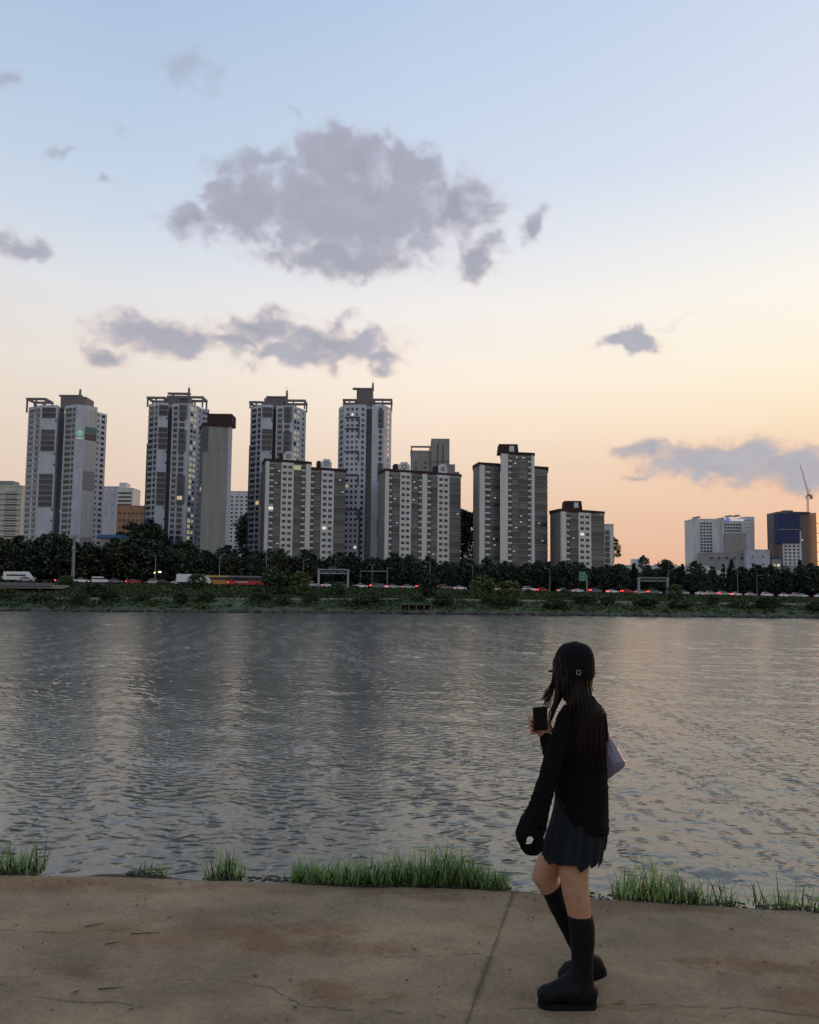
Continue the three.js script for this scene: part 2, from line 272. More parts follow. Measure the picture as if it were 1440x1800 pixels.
const paveFn = (u, v) => {
  const x = (u - 0.5) * PAVE, z = -2.4 - v * PAVE * 0.5 - 0.0;
  const big = fbm(x * 1.3 + 8, z * 1.9, 5), mid = fbm(x * 5, z * 7 + 4, 4), fine = fbm(x * 55, z * 55, 3), grit = hash(Math.floor(x * 320) & 255, Math.floor(z * 320) & 255);
  let k = 0.80 + 0.30 * (big - 0.5) + 0.2 * (mid - 0.5) + 0.16 * (fine - 0.5) + 0.09 * (grit - 0.5), s = 0;
  const wx = (fbm(x * 4 + 3, z * 6, 5) - 0.5) * 0.5, wz = (fbm(x * 4 + 70, z * 6 + 30, 5) - 0.5) * 0.22;
  for (const t of STAINS) { const a = (x - t[0] + wx) / t[2], b = (z - t[1] + wz) / t[3], d = Math.sqrt(a * a + b * b); if (d < 1.6) s = Math.max(s, t[4] * sstep(1.35, 0.35, d + (mid - 0.5) * 1.1 + (fine - 0.5) * 0.5)); }
  s = Math.max(s, 0.6 * sstep(0.56, 0.75, fbm(x * 0.9 + 31, z * 1.7 + 12, 5)));
  let dark = 0; const cx = x + (mid - 0.5) * 0.07, cz = z + (fbm(x * 9 + 2, z * 9, 3) - 0.5) * 0.06;
  for (const c of CRACKS) for (let i = 1; i < c.length; i++) { const d = segD(cx, cz, c[i - 1], c[i]); const w = 0.004 + 0.013 * fbm(x * 8 + 5, z * 8, 3); if (d < 0.03) dark = Math.max(dark, 0.5 * sstep(w, 0, d) * sstep(0.42, 0.64, fbm(x * 14, z * 14 + 50, 3) + 0.08)); }
  dark = Math.max(dark, 0.35 * sstep(0.80, 0.86, fbm(x * 40 + 7, z * 52, 3)));
  const jd = Math.abs(x - jointX(z)); dark = Math.max(dark, 0.42 * sstep(0.03, 0.0, jd + (mid - 0.5) * 0.035));
  const d = 1 - 0.62 * dark;
  return [255 * clamp(k * mixv(0.665, 0.595, s) * d), 255 * clamp(k * mixv(0.56, 0.43, s) * d), 255 * clamp(k * mixv(0.42, 0.275, s) * d)];
};
const paveTex = dtex(2048, 1024, paveFn, true);
const paveBump = dtex(512, 512, (u, v) => { const k = 90 * fbm(u * 60, v * 60, 4) + 90 * hash(Math.floor(u * 512) & 255, Math.floor(v * 512) & 255) + 70 * fbm(u * 10, v * 10, 3); return [k, k, k]; });
paveBump.repeat.set(5, 2.5);
{
  const mat = M(1, 1, 1, 0.93, { map: paveTex, bumpMap: paveBump, bumpScale: 0.004 });
  const root = new THREE.Group(); root.name = 'concrete_walkway'; root.userData.kind = 'structure'; scene.add(root);
  const slab = (left) => {
    const xs = []; if (left) { for (let x = -40; x < -4; x += 2) xs.push(x); for (let t = 0; t <= 100; t++) xs.push(null); } else { for (let t = 0; t <= 80; t++) xs.push(null); for (let x = 6; x <= 40; x += 2) xs.push(x); }
    const pos = [], uv = [], idx = [], rows = 14; let i = 0, k = 0;
    for (const xv of xs) {
      const f = xv === null ? (left ? k / 100 : k / 80) : 0; if (xv === null) k++;
      for (let r = 0; r <= rows; r++) {
        const zz = (x) => mixv(6, edgeZ(x), 1 - (1 - r / rows) ** 2.2);
        let x; if (xv !== null) x = xv; else { let z = zz(0.5); for (let q = 0; q < 3; q++) { const jx = clamp(jointX(z), -2.4, 1.2) + (left ? -0.0009 : 0.0009); x = left ? mixv(-4, jx, f) : mixv(jx, 4.5, f); z = zz(x); } }
        const z = zz(x); pos.push(x, 3 + 0.008 * (fbm(x * 1.2, z * 1.2, 3) - 0.5) * 2 - (r === rows ? 0.012 : 0), z); uv.push(x / PAVE + 0.5, (-2.4 - z) / (PAVE * 0.5));
      }
      pos.push(x0(pos), 2.2, pos[pos.length - 1] - 0.02); uv.push(uv[uv.length - 2], uv[uv.length - 1] + 0.2);
      if (i) { const n = rows + 2, a = (i - 1) * n; for (let r = 0; r < n - 1; r++) idx.push(a + r, a + n + r, a + n + r + 1, a + r, a + n + r + 1, a + r + 1); } i++;
    }
    function x0(p) { return p[p.length - 3]; }
    const g = new THREE.BufferGeometry(); g.setAttribute('position', new THREE.Float32BufferAttribute(pos, 3)); g.setAttribute('uv', new THREE.Float32BufferAttribute(uv, 2)); g.setIndex(idx); g.computeVertexNormals();
    part(root, 'concrete_slab', g, mat);
  };
  slab(true); slab(false);
  // earth under the walkway and the sloped foot of the bank
  const soil = M(0.055, 0.042, 0.03, 0.95, { map: asphaltTex });
  const pos = [], uv = [], idx = []; let k = 0;
  for (let x = -40; x <= 40; x += 0.1, k++) { const e = edgeZ(x), n = fbm(x * 3, 1, 4) - 0.5, P = [[2.985, 6.2], [2.985, e + 0.05], [2.955 + 0.03 * n, e - 0.1 - 0.08 * n], [2.86 + 0.12 * n, e - 0.3], [-1.2, e - 5.2]]; for (const [y, z] of P) { pos.push(x, y, z); uv.push(x, z); } if (k) { const a = (k - 1) * 5; for (let r = 0; r < 4; r++) idx.push(a + r, a + 5 + r, a + 6 + r, a + r, a + 6 + r, a + r + 1); } }
  const g = new THREE.BufferGeometry(); g.setAttribute('position', new THREE.Float32BufferAttribute(pos, 3)); g.setAttribute('uv', new THREE.Float32BufferAttribute(uv, 2)); g.setIndex(idx); g.computeVertexNormals();
  structure('near_bank_ground', g, soil);
  structure('land_behind_walkway', bx(-400, 400, 2.2, 2.9, 6.2, 300), M(0.06, 0.07, 0.04, 0.95));
}

// ---------- apartment towers and blocks across the river ----------
const PLAN = {
  t1: {o:[-172.82,6,-400.0],p:[[-21.99,-4.0],[-12.64,2.0],[-4.62,2.0],[-5.91,-4.0],[-3.78,-4.0],[-0.38,3.0],[6.79,6.0],[10.49,5.0],[14.73,0.0],[17.32,-6.0]],b:[[0,4,91.1],[4,8,90.6],[8,9,88.3]],c:{f:[[-21.96,-11.82,95.34]],h:[-5.5,7.53,96.69],k:[-8.03,3.7,98.14],m:[3.0,101.21]}},
  t2: {o:[-115.87,6,-397.08],p:[[-16.1,-1.92],[-9.46,3.08],[-5.12,2.08],[-6.36,-2.92],[-4.65,-2.92],[-2.26,4.08],[1.26,5.08],[5.33,5.08],[6.45,5.08],[8.76,-0.92],[9.45,-6.92],[12.7,-8.92]],b:[[0,4,92.1],[4,9,91.2],[9,11,91.5]],c:{f:[[-16.93,-7.61,95.9],[-1.31,11.6,96.36]],h:[-7.65,3.25,97.16],k:[-8.29,3.19,99.2],m:[2.67,101.95]}},
  t3: {o:[-66.15,6,-403.0],p:[[-15.86,-3.0],[-8.95,3.0],[-3.62,2.0],[-4.43,-4.0],[-3.12,-4.0],[-1.64,3.0],[2.24,4.0],[6.52,4.0],[6.95,4.0],[9.86,-2.0],[12.04,-7.0]],b:[[0,4,93.0],[4,10,92.3]],c:{f:[[-16.34,-9.06,95.55],[-0.06,12.46,96.61]],h:[-9.11,1.95,97.7],k:[-8.86,2.21,99.33],m:[1.99,102.56]}},
  t4: {o:[-21.14,6,-402.64],p:[[-15.96,-5.36],[-12.16,1.64],[-4.4,2.64],[-1.31,1.64],[-1.39,-2.36],[1.22,-2.36],[1.76,2.64],[4.71,2.64],[7.77,2.64],[8.46,1.64],[11.3,-5.36]],b:[[0,5,93.5],[5,10,93.3]],c:{f:[[-13.62,-6.64,97.09],[1.8,11.7,97.41]],h:[-6.72,1.44,102.65],k:[-9.08,1.13,104.1],m:[1.38,106.89]}},
  slab: {o:[-85.58,6,-349.43],p:[[-8.64,-6.57],[-4.64,3.43],[5.8,1.71],[7.48,1.43]],b:[[0,3,70.7]],h:[[-4.16,76.87],[6.66,76.47],[-5.27,72.27]]},
  block1: {o:[-52.17,6,-372.62],p:[[-17.84,-4.38],[-14.32,6.62],[-12.69,5.96],[-10.54,5.09],[-7.59,3.91],[-2.09,1.72],[1.24,0.41],[3.28,-0.39],[5.46,-1.24],[7.19,-1.91],[10.28,-3.1],[16.04,-5.3],[21.57,-7.38]],b:[[0,8,58.7],[8,12,56.2]],h:[[-9.85,60.02],[-4.3,65.25],[7.41,57.44],[13.6,62.19]]},
  block2: {o:[2.6,6,-375.93],p:[[-17.48,-4.07],[-14.16,6.93],[-12.58,6.25],[-10.99,5.56],[-7.45,4.05],[-2.29,1.86],[1.32,0.34],[2.96,-0.35],[5.26,-1.3],[7.27,-2.13],[10.27,-3.37],[16.0,-5.71],[21.86,-8.07]],b:[[0,12,55.1]],h:[[-10.52,56.18],[-3.75,61.21],[9.86,55.9],[14.26,61.26]]},
  block5: {o:[47.78,6,-381.11],p:[[-17.0,-5.89],[-15.0,4.11],[-12.68,3.11],[-9.48,2.11],[-4.66,0.11],[-4.98,4.11],[-1.72,3.11],[0.37,2.11],[3.89,1.11],[8.23,0.11],[10.02,-0.39],[11.51,-0.89],[12.26,-4.89],[19.24,-7.89]],b:[[0,4,59.8],[5,11,65.3],[12,13,59.7]],h:[[-5.37,66.5],[4.57,71.08]]},
  block6: {o:[79.42,6,-386.83],p:[[-10.49,-5.17],[-7.44,4.83],[-4.95,3.74],[-2.81,2.8],[1.57,0.91],[8.21,-1.93],[15.9,-5.17]],b:[[0,6,38.6]],h:[[-3.96,40.28],[4.99,44.58]]},
};

const W = {
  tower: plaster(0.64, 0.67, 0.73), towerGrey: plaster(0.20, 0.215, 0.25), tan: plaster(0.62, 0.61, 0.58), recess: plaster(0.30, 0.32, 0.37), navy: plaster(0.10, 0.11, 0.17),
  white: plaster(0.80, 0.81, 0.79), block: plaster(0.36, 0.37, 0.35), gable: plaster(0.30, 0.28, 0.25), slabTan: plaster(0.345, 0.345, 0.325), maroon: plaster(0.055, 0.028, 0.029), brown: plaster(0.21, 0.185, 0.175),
  grey: plaster(0.34, 0.34, 0.34), pale: plaster(0.74, 0.75, 0.76), cream: plaster(0.70, 0.68, 0.58), orange: plaster(0.46, 0.25, 0.14), steel: M(0.14, 0.135, 0.14, 0.6), dim: plaster(0.36, 0.34, 0.32), violet: plaster(0.58, 0.58, 0.66)
};
const glassM = (r, g, b, o = {}) => M(r, g, b, 0.16, o);
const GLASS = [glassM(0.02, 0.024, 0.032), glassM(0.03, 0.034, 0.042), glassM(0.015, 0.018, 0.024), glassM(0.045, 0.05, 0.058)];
const BALC = [M(0.09, 0.11, 0.10, 0.3), M(0.06, 0.075, 0.075, 0.3), M(0.125, 0.14, 0.125, 0.35), M(0.045, 0.055, 0.06, 0.25), M(0.16, 0.165, 0.15, 0.4), M(0.10, 0.12, 0.135, 0.3)];
const glow = (r, g, b, e) => M(0.2, 0.2, 0.18, 0.4, { emissive: new THREE.Color().setRGB(r, g, b), emissiveIntensity: e });
const LIT = [glow(1, 0.86, 0.5, 0.55), glow(1, 0.95, 0.8, 0.7), glow(0.8, 0.85, 0.45, 0.4), glow(1, 0.7, 0.35, 0.5)];
const STAIR = [glow(0.95, 0.88, 0.5, 0.30), glow(0.9, 0.9, 0.62, 0.24), glow(0.9, 0.75, 0.4, 0.32)];
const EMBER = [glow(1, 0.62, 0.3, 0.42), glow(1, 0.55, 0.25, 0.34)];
const FL = 2.8;
function prism(pts, y0, y1, bevel) {
  const s = new THREE.Shape(pts.map(([x, z]) => new THREE.Vector2(x, -z))), g = new THREE.ExtrudeGeometry(s, { depth: y1 - y0, bevelEnabled: false }); g.rotateX(-Math.PI / 2); g.translate(0, y0, 0);
  const u = g.attributes.uv; for (let i = 0; i < u.count; i++) u.setXY(i, u.getX(i) / 22, u.getY(i) / 40); return g;
}
class Facade {
  constructor(root, plan) { this.root = root; this.p = plan.p; this.plan = plan; }
  outline([i, j], depth = 20) { const f = this.p.slice(i, j + 1), a = f[0], b = f[f.length - 1], mz = Math.min(a[1], b[1]) - depth, [ox, , oz] = this.plan.o, q = (v) => (v[0] + ox) * (mz + oz) / (v[1] + oz) - ox, A = q(a), B = q(b), m = (A + B) / 2; return [...f, [mixv(B, m, 0.06), mz], [mixv(A, m, 0.06), mz]]; }
  bodies(mat, depth) { for (const [i, j, h] of this.plan.b) part(this.root, 'wall', prism(this.outline([i, j], depth), -3, h), mat); }
  seg(i) { const a = this.p[i], b = this.p[i + 1], dx = b[0] - a[0], dz = b[1] - a[1], L = Math.hypot(dx, dz); return { a, L, t: [dx / L, dz / L], n: [-dz / L, dx / L], ry: Math.atan2(-dz / L, dx / L) }; }
  put(i, name, s, y, w, h, d, mat, sink = 0.02, geo) {
    const g = this.seg(i), o = d / 2 - sink;
    return part(this.root, name, geo || box(w, h, d), mat, [g.a[0] + g.t[0] * s + g.n[0] * o, y, g.a[1] + g.t[1] * s + g.n[1] * o], [0, g.ry, 0]);
  }
  panel(i, f0, f1, y0, y1, d, mat, name = 'wall_panel') { const L = this.seg(i).L; return this.put(i, name, L * (f0 + f1) / 2, (y0 + y1) / 2, L * (f1 - f0), y1 - y0, d, mat, 0.05); }
}
const pick = (r, a) => a[Math.floor(r() * a.length)];
const topOf = (plan, i) => { for (const [a, b, h] of plan.b) if (i >= a && i < b) return h; return plan.b[0][2]; };
// columns of windows up one wall; cols: centre (share of the wall), width, height
function windows(F, i, cols, r, { mats = GLASS, lit = 0.012, litMats = LIT, ledge, from = 10, d = 0.14, name = 'window', skip, drop = 0.9 } = {}) {
  const L = F.seg(i).L, top = topOf(F.plan, i); let k = 0;
  for (let y = top - drop - FL / 2; y > from; y -= FL, k++) {
    for (const [c, w, h] of cols) if (!skip || !skip(k, c)) F.put(i, name, L * c, y, w * L, h, d, r() < lit ? pick(r, litMats) : pick(r, mats));
    if (ledge) F.put(i, 'ledge', L * 0.5, y - 1.25, L * 0.96, 0.28, 0.4, ledge);
  }
}
function crown(F, z, wallMat) {
  const c = F.plan.c, root = F.root, top = Math.max(...F.plan.b.map((b) => b[2]));
  for (const [x0, x1, y] of c.f) {
    const t0 = Math.min(...F.plan.b.map((b) => b[2])) - 0.5, zz = [-1, -9];
    for (const q of zz) { part(root, 'roof_beam', bx(x0, x1, y - 1.1, y, q - 0.5, q + 0.5), W.steel); for (const x of [x0 + 0.5, (x0 + x1) / 2, x1 - 0.5]) part(root, 'roof_post', bx(x - 0.35, x + 0.35, t0, y - 1.1, q - 0.35, q + 0.35), W.steel); }
    for (const x of [x0 + 0.5, x1 - 0.5]) part(root, 'roof_beam', bx(x - 0.5, x + 0.5, y - 1.08, y - 0.02, -8.5, -1.5), W.steel);
  }
  part(root, 'penthouse', bx(c.h[0], c.h[1], top - 1, c.h[2], -13, -3), W.brown);
  const p = part(root, 'roof_canopy', bx(c.k[0], c.k[1], c.k[2] - 0.4, c.k[2] + 0.35, -8.6, -6.4), W.steel);
  for (const x of [c.k[0] + 2.6, c.k[1] - 1]) part(root, 'canopy_post', bx(x - 0.4, x + 0.4, c.h[2] - 3, c.k[2] - 0.4, -8.0, -7.2), W.steel);
  const m = part(root, 'mast', merge([cyl([c.m[0], c.h[2], -6], [c.m[0] + 0.1, c.m[1], -6], 0.75, 0.5, 6)]), W.steel);
  part(root, 'lightning_rod', cyl([c.m[0], c.m[1], -6], [c.m[0], c.m[1] + 2, -6], 0.06), W.steel);
}
// balcony bands and blank panels alternate in runs down the facade
const runs = (pattern) => { const out = []; for (const [n, v] of pattern) for (let i = 0; i < n; i++) out.push(v); return (k) => out[Math.min(k, out.length - 1)]; };
function bands(F, i, pattern, r, f0 = 0.06, f1 = 0.9, from = 10) {
  const L = F.seg(i).L, top = topOf(F.plan, i), run = runs(pattern); let k = 0;
  for (let y = top - 0.9 - FL / 2; y > from; y -= FL, k++) {
    if (run(k)) { F.put(i, 'balcony_glazing', L * (f0 + f1) / 2, y, L * (f1 - f0), 1.9, 0.3, pick(r, GLASS)); F.put(i, 'ledge', L * (f0 + f1) / 2, y - 1.2, L * (f1 - f0), 0.3, 0.55, W.towerGrey); }
    else if (k % 2 === 0) F.put(i, 'window', L * 0.93, y, 0.8, 1.1, 0.12, GLASS[0]);
  }
}
{ // tower with the glowing emblem
  const P = PLAN.t1, r = rng(201), root = thing('residential_tower', 'tall pale tower with a glowing teal emblem near its top, nearest the picture edge', 'tower', P.o), F = new Facade(root, P);
  F.bodies(W.tower, 18);
  windows(F, 0, [[0.27, 0.36, 1.5], [0.76, 0.26, 1.8]], r, { ledge: W.tower, mats: [...GLASS, BALC[5], BALC[3]] });
  bands(F, 1, [[2, 1], [2, 0], [4, 1], [4, 0], [6, 1], [9, 0]], r);
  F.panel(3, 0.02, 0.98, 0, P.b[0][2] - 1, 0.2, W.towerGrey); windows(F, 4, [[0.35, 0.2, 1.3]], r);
  windows(F, 5, [[0.36, 0.5, 1.75], [0.79, 0.2, 1.75]], r, { ledge: W.tower });
  const L7 = P.b[1][2];
  F.panel(7, 0.0, 0.99, -2, L7 - 2, 0.12, W.tan);
  F.panel(7, 0.06, 0.97, L7 - 14, L7 - 10.8, 0.3, M(0.09, 0.18, 0.16, 0.5), 'green_panel'); F.panel(7, 0.06, 0.97, L7 - 17.4, L7 - 14.3, 0.28, M(0.13, 0.10, 0.10), 'brown_panel');
  for (const [a, b] of [[36, 33], [39.3, 36.3], [42.6, 39.6], [69, 66], [72.4, 69.4], [75.8, 72.8], [79.2, 76.2]]) F.panel(7, 0.03, 0.97, L7 - a, L7 - b, 0.24, W.dim);
  windows(F, 8, [[0.62, 0.3, 1.35], [0.12, 0.14, 0.9]], r, { drop: 0.2 });
  const s = F.put(6, 'emblem_sign', F.seg(6).L * 0.5, L7 - 14.5, 0, 0, 0.5, glow(0.14, 0.5, 0.46, 0.45), 0, (() => { const g = new THREE.CylinderGeometry(1.7, 1.7, 0.5, 24); g.rotateX(Math.PI / 2); return g; })());
  part(s, 'emblem_mark', new THREE.ConeGeometry(0.9, 1.6, 5), glow(0.6, 0.9, 0.85, 0.4), [0, 0.2, 0.15], [Math.PI, 0, 0]); part(s, 'emblem_caption', box(3.0, 0.8, 0.3), glow(0.75, 0.85, 0.85, 0.3), [0, -2.5, 0]);
  crown(F, 0);
}
for (const [key, label, seed] of [['t2', 'tall grey tower with white panels standing behind the tan windowless slab', 202], ['t3', 'tall grey tower with a lit stair column, rising behind the stepped block', 203]]) {
  const P = PLAN[key], r = rng(seed), root = thing('residential_tower', label, 'tower', P.o), F = new Facade(root, P);
  F.bodies(W.tower, 16);
  windows(F, 0, [[0.32, 0.42, 1.75], [0.78, 0.26, 1.75]], r, { ledge: W.tower });
  bands(F, 1, [[2, 1], [2, 0], [4, 1], [4, 0], [6, 1], [9, 0]], r, 0.05, 0.97);
  F.panel(0, 0.0, 0.06, 6, P.b[0][2] - 20, 0.5, W.navy);
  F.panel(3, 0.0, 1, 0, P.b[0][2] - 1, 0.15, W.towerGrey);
  windows(F, 5, [[0.5, 0.62, 1.7]], r, { ledge: W.tower, lit: 0.02 });
  const top = P.b[1][2]; for (const [a, b] of [[8, 0.5], [24, 13.5], [50, 36], [80, 66]]) F.panel(6, 0.02, 0.98, top - a, top - b, 0.3, W.towerGrey);
  windows(F, 6, [[0.42, 0.6, 1.8]], r, { d: 0.5, lit: 0.02 });
  windows(F, 8, [[0.3, 0.3, 1.7], [0.72, 0.26, 1.3]], r, { mats: STAIR, lit: 0.3, litMats: [GLASS[0], GLASS[3], BALC[4]], drop: 0.8 });
  windows(F, 9, [[0.5, 0.24, 1.2]], r, { drop: 0.6 });
  if (key === 't2') windows(F, 10, [[0.3, 0.35, 1.4], [0.75, 0.35, 1.4]], r);
  crown(F, 0);
}
{
  const P = PLAN.t4, r = rng(204), root = thing('residential_tower', 'tallest tower, grey with dark stepped outlines, between the two white blocks', 'tower', P.o), F = new Facade(root, P);
  F.bodies(W.tower, 16);
  windows(F, 0, [[0.5, 0.5, 1.6]], r, { mats: [BALC[3], GLASS[1]] });
  windows(F, 1, [[0.2, 0.16, 1.25], [0.5, 0.14, 1.25], [0.8, 0.14, 1.25]], r, { lit: 0.02 });
  const top = P.b[0][2];
  for (const y of [6.6, 12.4, 24, 36, 53.4]) { F.panel(1, 0.02, 0.97, top - y - 0.35, top - y + 0.35, 0.5, W.navy, 'outline_band'); F.panel(1, 0.9, 0.98, top - y - 5, top - y - 0.4, 0.45, W.navy, 'outline_band'); }
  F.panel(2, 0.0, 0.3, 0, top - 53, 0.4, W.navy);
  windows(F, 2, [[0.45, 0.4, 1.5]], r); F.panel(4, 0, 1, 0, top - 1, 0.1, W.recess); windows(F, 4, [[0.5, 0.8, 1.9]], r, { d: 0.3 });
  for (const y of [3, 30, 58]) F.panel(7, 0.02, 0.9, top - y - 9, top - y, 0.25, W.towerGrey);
  windows(F, 7, [[0.42, 0.5, 1.7]], r, { d: 0.4, lit: 0.03 });
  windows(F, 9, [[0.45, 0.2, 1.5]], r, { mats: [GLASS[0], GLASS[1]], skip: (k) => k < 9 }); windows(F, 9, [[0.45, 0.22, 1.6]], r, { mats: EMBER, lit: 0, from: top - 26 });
  crown(F, 0);
}
// older white blocks: 'v' side wall, 'w' blank white wall, 'd' white wall with paired windows, 'n' narrow windows, 'b' glazed balconies, '-' hidden return
function oldBlock(key, label, kinds, seed, depth) {
  const P = PLAN[key], r = rng(seed), root = thing('apartment_block', label, 'apartment block', P.o), F = new Facade(root, P);
  F.bodies(W.block, depth);
  for (const b of P.b) part(root, 'roof_edge', prism(F.outline(b, depth).map(([x, z], q, all) => { const cx = all.reduce((s, e) => s + e[0], 0) / all.length, cz = all.reduce((s, e) => s + e[1], 0) / all.length; return [x + Math.sign(x - cx) * 0.5, z + Math.sign(z - cz) * 0.6]; }), b[2] - 0.2, b[2] + 1.1), W.maroon);
  [...kinds].forEach((k, i) => {
    const L = F.seg(i).L, top = topOf(P, i);
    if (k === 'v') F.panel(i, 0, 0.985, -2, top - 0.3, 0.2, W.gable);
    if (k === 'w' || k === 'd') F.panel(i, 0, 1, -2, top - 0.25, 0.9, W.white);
    let n = 0;
    for (let y = top - 0.9 - FL / 2; y > 8 && 'dnb'.includes(k); y -= FL, n++) {
      if (k === 'd') for (const c of [0.27, 0.7]) F.put(i, 'window', L * c, y, L * 0.27, 1.25, 1.0, r() < 0.03 ? pick(r, LIT) : pick(r, GLASS));
      if (k === 'n') { F.put(i, 'window', L * 0.5, y + 0.2, L * 0.86, 1.35, 0.3, r() < 0.02 ? pick(r, LIT) : pick(r, GLASS)); F.put(i, 'spandrel', L * 0.5, y - 1.05, L * (0.55 + 0.4 * r()), 0.85, 0.75, W.white); }
      if (k === 'b') {
        F.put(i, 'balcony_glazing', L * 0.5, y + 0.1, L * 0.94, 2.05, 0.35, r() < 0.012 ? STAIR[n % 3] : pick(r, BALC)); F.put(i, 'ledge', L * 0.5, y - 1.15, L * 0.98, 0.3, 0.65, W.grey);
        if (r() < 0.1) F.put(i, 'ceiling_lamp', L * (0.25 + 0.5 * r()), y + 0.8, 0.9, 0.24, 0.5, LIT[1]);
      }
    }
  });
  return [root, F, P];
}
function gabledHut(root, x0, x1, y0, y1, z) {
  const w = x1 - x0, s = new THREE.Shape([[0, 0], [w, 0], [w, (y1 - y0) * 0.62], [w * 0.78, y1 - y0], [w * 0.3, y1 - y0], [0, (y1 - y0) * 0.62]].map((p) => new THREE.Vector2(...p)));
  const g = new THREE.ExtrudeGeometry(s, { depth: 6, bevelEnabled: false }); const h = part(root, 'lift_house', g, W.white, [x0, y0, z - 6], [0, 0.2, 0]);
  part(h, 'lift_house_side', bx(-1.7, -0.03, 0, (y1 - y0) * 0.8, 0.1, 5.6), W.maroon);
  part(h, 'round_emblem', new THREE.TorusGeometry(w * 0.17, 0.22, 8, 20), W.towerGrey, [w * 0.52, (y1 - y0) * 0.55, 6.06]);
}
{
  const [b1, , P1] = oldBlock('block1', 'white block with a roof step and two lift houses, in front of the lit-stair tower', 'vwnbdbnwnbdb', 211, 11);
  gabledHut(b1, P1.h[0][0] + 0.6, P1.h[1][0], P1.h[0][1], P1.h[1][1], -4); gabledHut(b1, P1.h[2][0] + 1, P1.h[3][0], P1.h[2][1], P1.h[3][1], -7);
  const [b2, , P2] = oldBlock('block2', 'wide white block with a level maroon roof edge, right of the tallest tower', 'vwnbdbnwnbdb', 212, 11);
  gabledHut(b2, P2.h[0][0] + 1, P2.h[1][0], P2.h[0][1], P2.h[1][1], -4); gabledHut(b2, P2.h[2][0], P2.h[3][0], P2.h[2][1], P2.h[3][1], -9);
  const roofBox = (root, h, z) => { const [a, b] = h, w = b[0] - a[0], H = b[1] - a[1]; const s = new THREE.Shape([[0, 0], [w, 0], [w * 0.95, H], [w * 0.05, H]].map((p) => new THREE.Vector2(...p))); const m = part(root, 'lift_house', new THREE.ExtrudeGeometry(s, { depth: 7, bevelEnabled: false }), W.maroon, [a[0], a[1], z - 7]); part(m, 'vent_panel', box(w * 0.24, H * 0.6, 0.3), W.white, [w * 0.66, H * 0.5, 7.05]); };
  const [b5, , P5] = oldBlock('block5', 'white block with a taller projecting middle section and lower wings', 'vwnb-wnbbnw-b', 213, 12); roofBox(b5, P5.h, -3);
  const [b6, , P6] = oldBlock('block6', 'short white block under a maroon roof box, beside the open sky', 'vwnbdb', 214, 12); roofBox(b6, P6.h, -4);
}
{ // the tan end wall with the painted name
  const P = PLAN.slab, r = rng(215), root = thing('apartment_block', 'tan windowless end wall with pale painted lettering and a maroon roof box', 'apartment block', P.o), F = new Facade(root, P), top = P.b[0][2];
  F.bodies(W.block, 26); F.panel(1, 0.0, 1, -2, top - 0.2, 0.2, W.slabTan); F.panel(2, 0.02, 1, -2, top - 0.2, 0.2, W.violet); F.panel(1, -0.03, 0.2, top - 11.5, top - 0.5, 0.35, M(0.07, 0.085, 0.085, 0.5), 'glazed_panel');
  windows(F, 0, [[0.25, 0.22, 1.6], [0.6, 0.22, 1.6], [0.88, 0.12, 1.4]], r, { ledge: W.block });
  part(root, 'roof_edge', prism([[-9.2, -6.6], [-4.8, 4.1], [6, 2.5], [8.1, 1.9], [-2.6, -34], [-14.5, -34]], top - 0.1, top + 1.3), W.maroon);
  part(root, 'roof_house', bx(P.h[0][0], P.h[1][0], top + 1.25, P.h[0][1], -9, -0.5), W.maroon);
  // five pale characters and a number below, painted on the wall
  const paint = M(0.42, 0.42, 0.40, 0.9), st = (list) => merge(list.map(([x, y, w, h]) => { const g = new THREE.BoxGeometry(w, h, 0.06); g.translate(x, y, 0); return g; })), ring = (x, y, q) => { const g = new THREE.TorusGeometry(q, 0.09, 6, 14); g.translate(x, y, 0); return clean(g); };
  const L = F.seg(1).L, put = (s, y, g) => F.put(1, 'painted_character', s, y, 0, 0, 0.44, paint, 0, g);
  const hang = [() => merge([ring(0, -0.42, 0.28), st([[0, 0.4, 0.9, 0.14], [-0.35, 0.62, 0.14, 0.5], [0.05, 0.12, 0.14, 0.3]])]), () => merge([ring(-0.15, 0.3, 0.3), st([[0.42, 0.2, 0.14, 1.1], [0.55, 0.3, 0.25, 0.12], [0, -0.5, 0.9, 0.14]])]), () => merge([ring(-0.2, 0.1, 0.32), st([[0.4, 0, 0.14, 1.4], [0.55, 0, 0.26, 0.12]])]), () => st([[-0.2, 0.5, 0.7, 0.13], [-0.2, -0.2, 0.7, 0.13], [-0.4, 0.15, 0.12, 0.6], [0.0, 0.15, 0.12, 0.6], [0.42, 0.1, 0.14, 1.3]]), () => st([[0, 0.5, 0.9, 0.13], [0, 0.1, 0.9, 0.13], [0, -0.3, 0.9, 0.13], [-0.36, 0.1, 0.13, 0.9], [0, -0.62, 1.1, 0.13]])];
  hang.forEach((f, q) => put(L * (0.42 + 0.125 * q), top - 9.6, f()));
  [[[0, 0, 0.16, 1.4]], [[-0.3, 0, 0.14, 1.4], [0.3, 0, 0.14, 1.4], [0, 0.63, 0.6, 0.14], [0, -0.63, 0.6, 0.14]], [[0, 0.63, 0.6, 0.14], [-0.3, 0.35, 0.14, 0.6], [0, 0.05, 0.6, 0.14], [0.3, -0.3, 0.14, 0.7], [0, -0.63, 0.6, 0.14]]].forEach((c, q) => put(L * (0.56 + 0.09 * q), top - 12.6, st(c)));
}
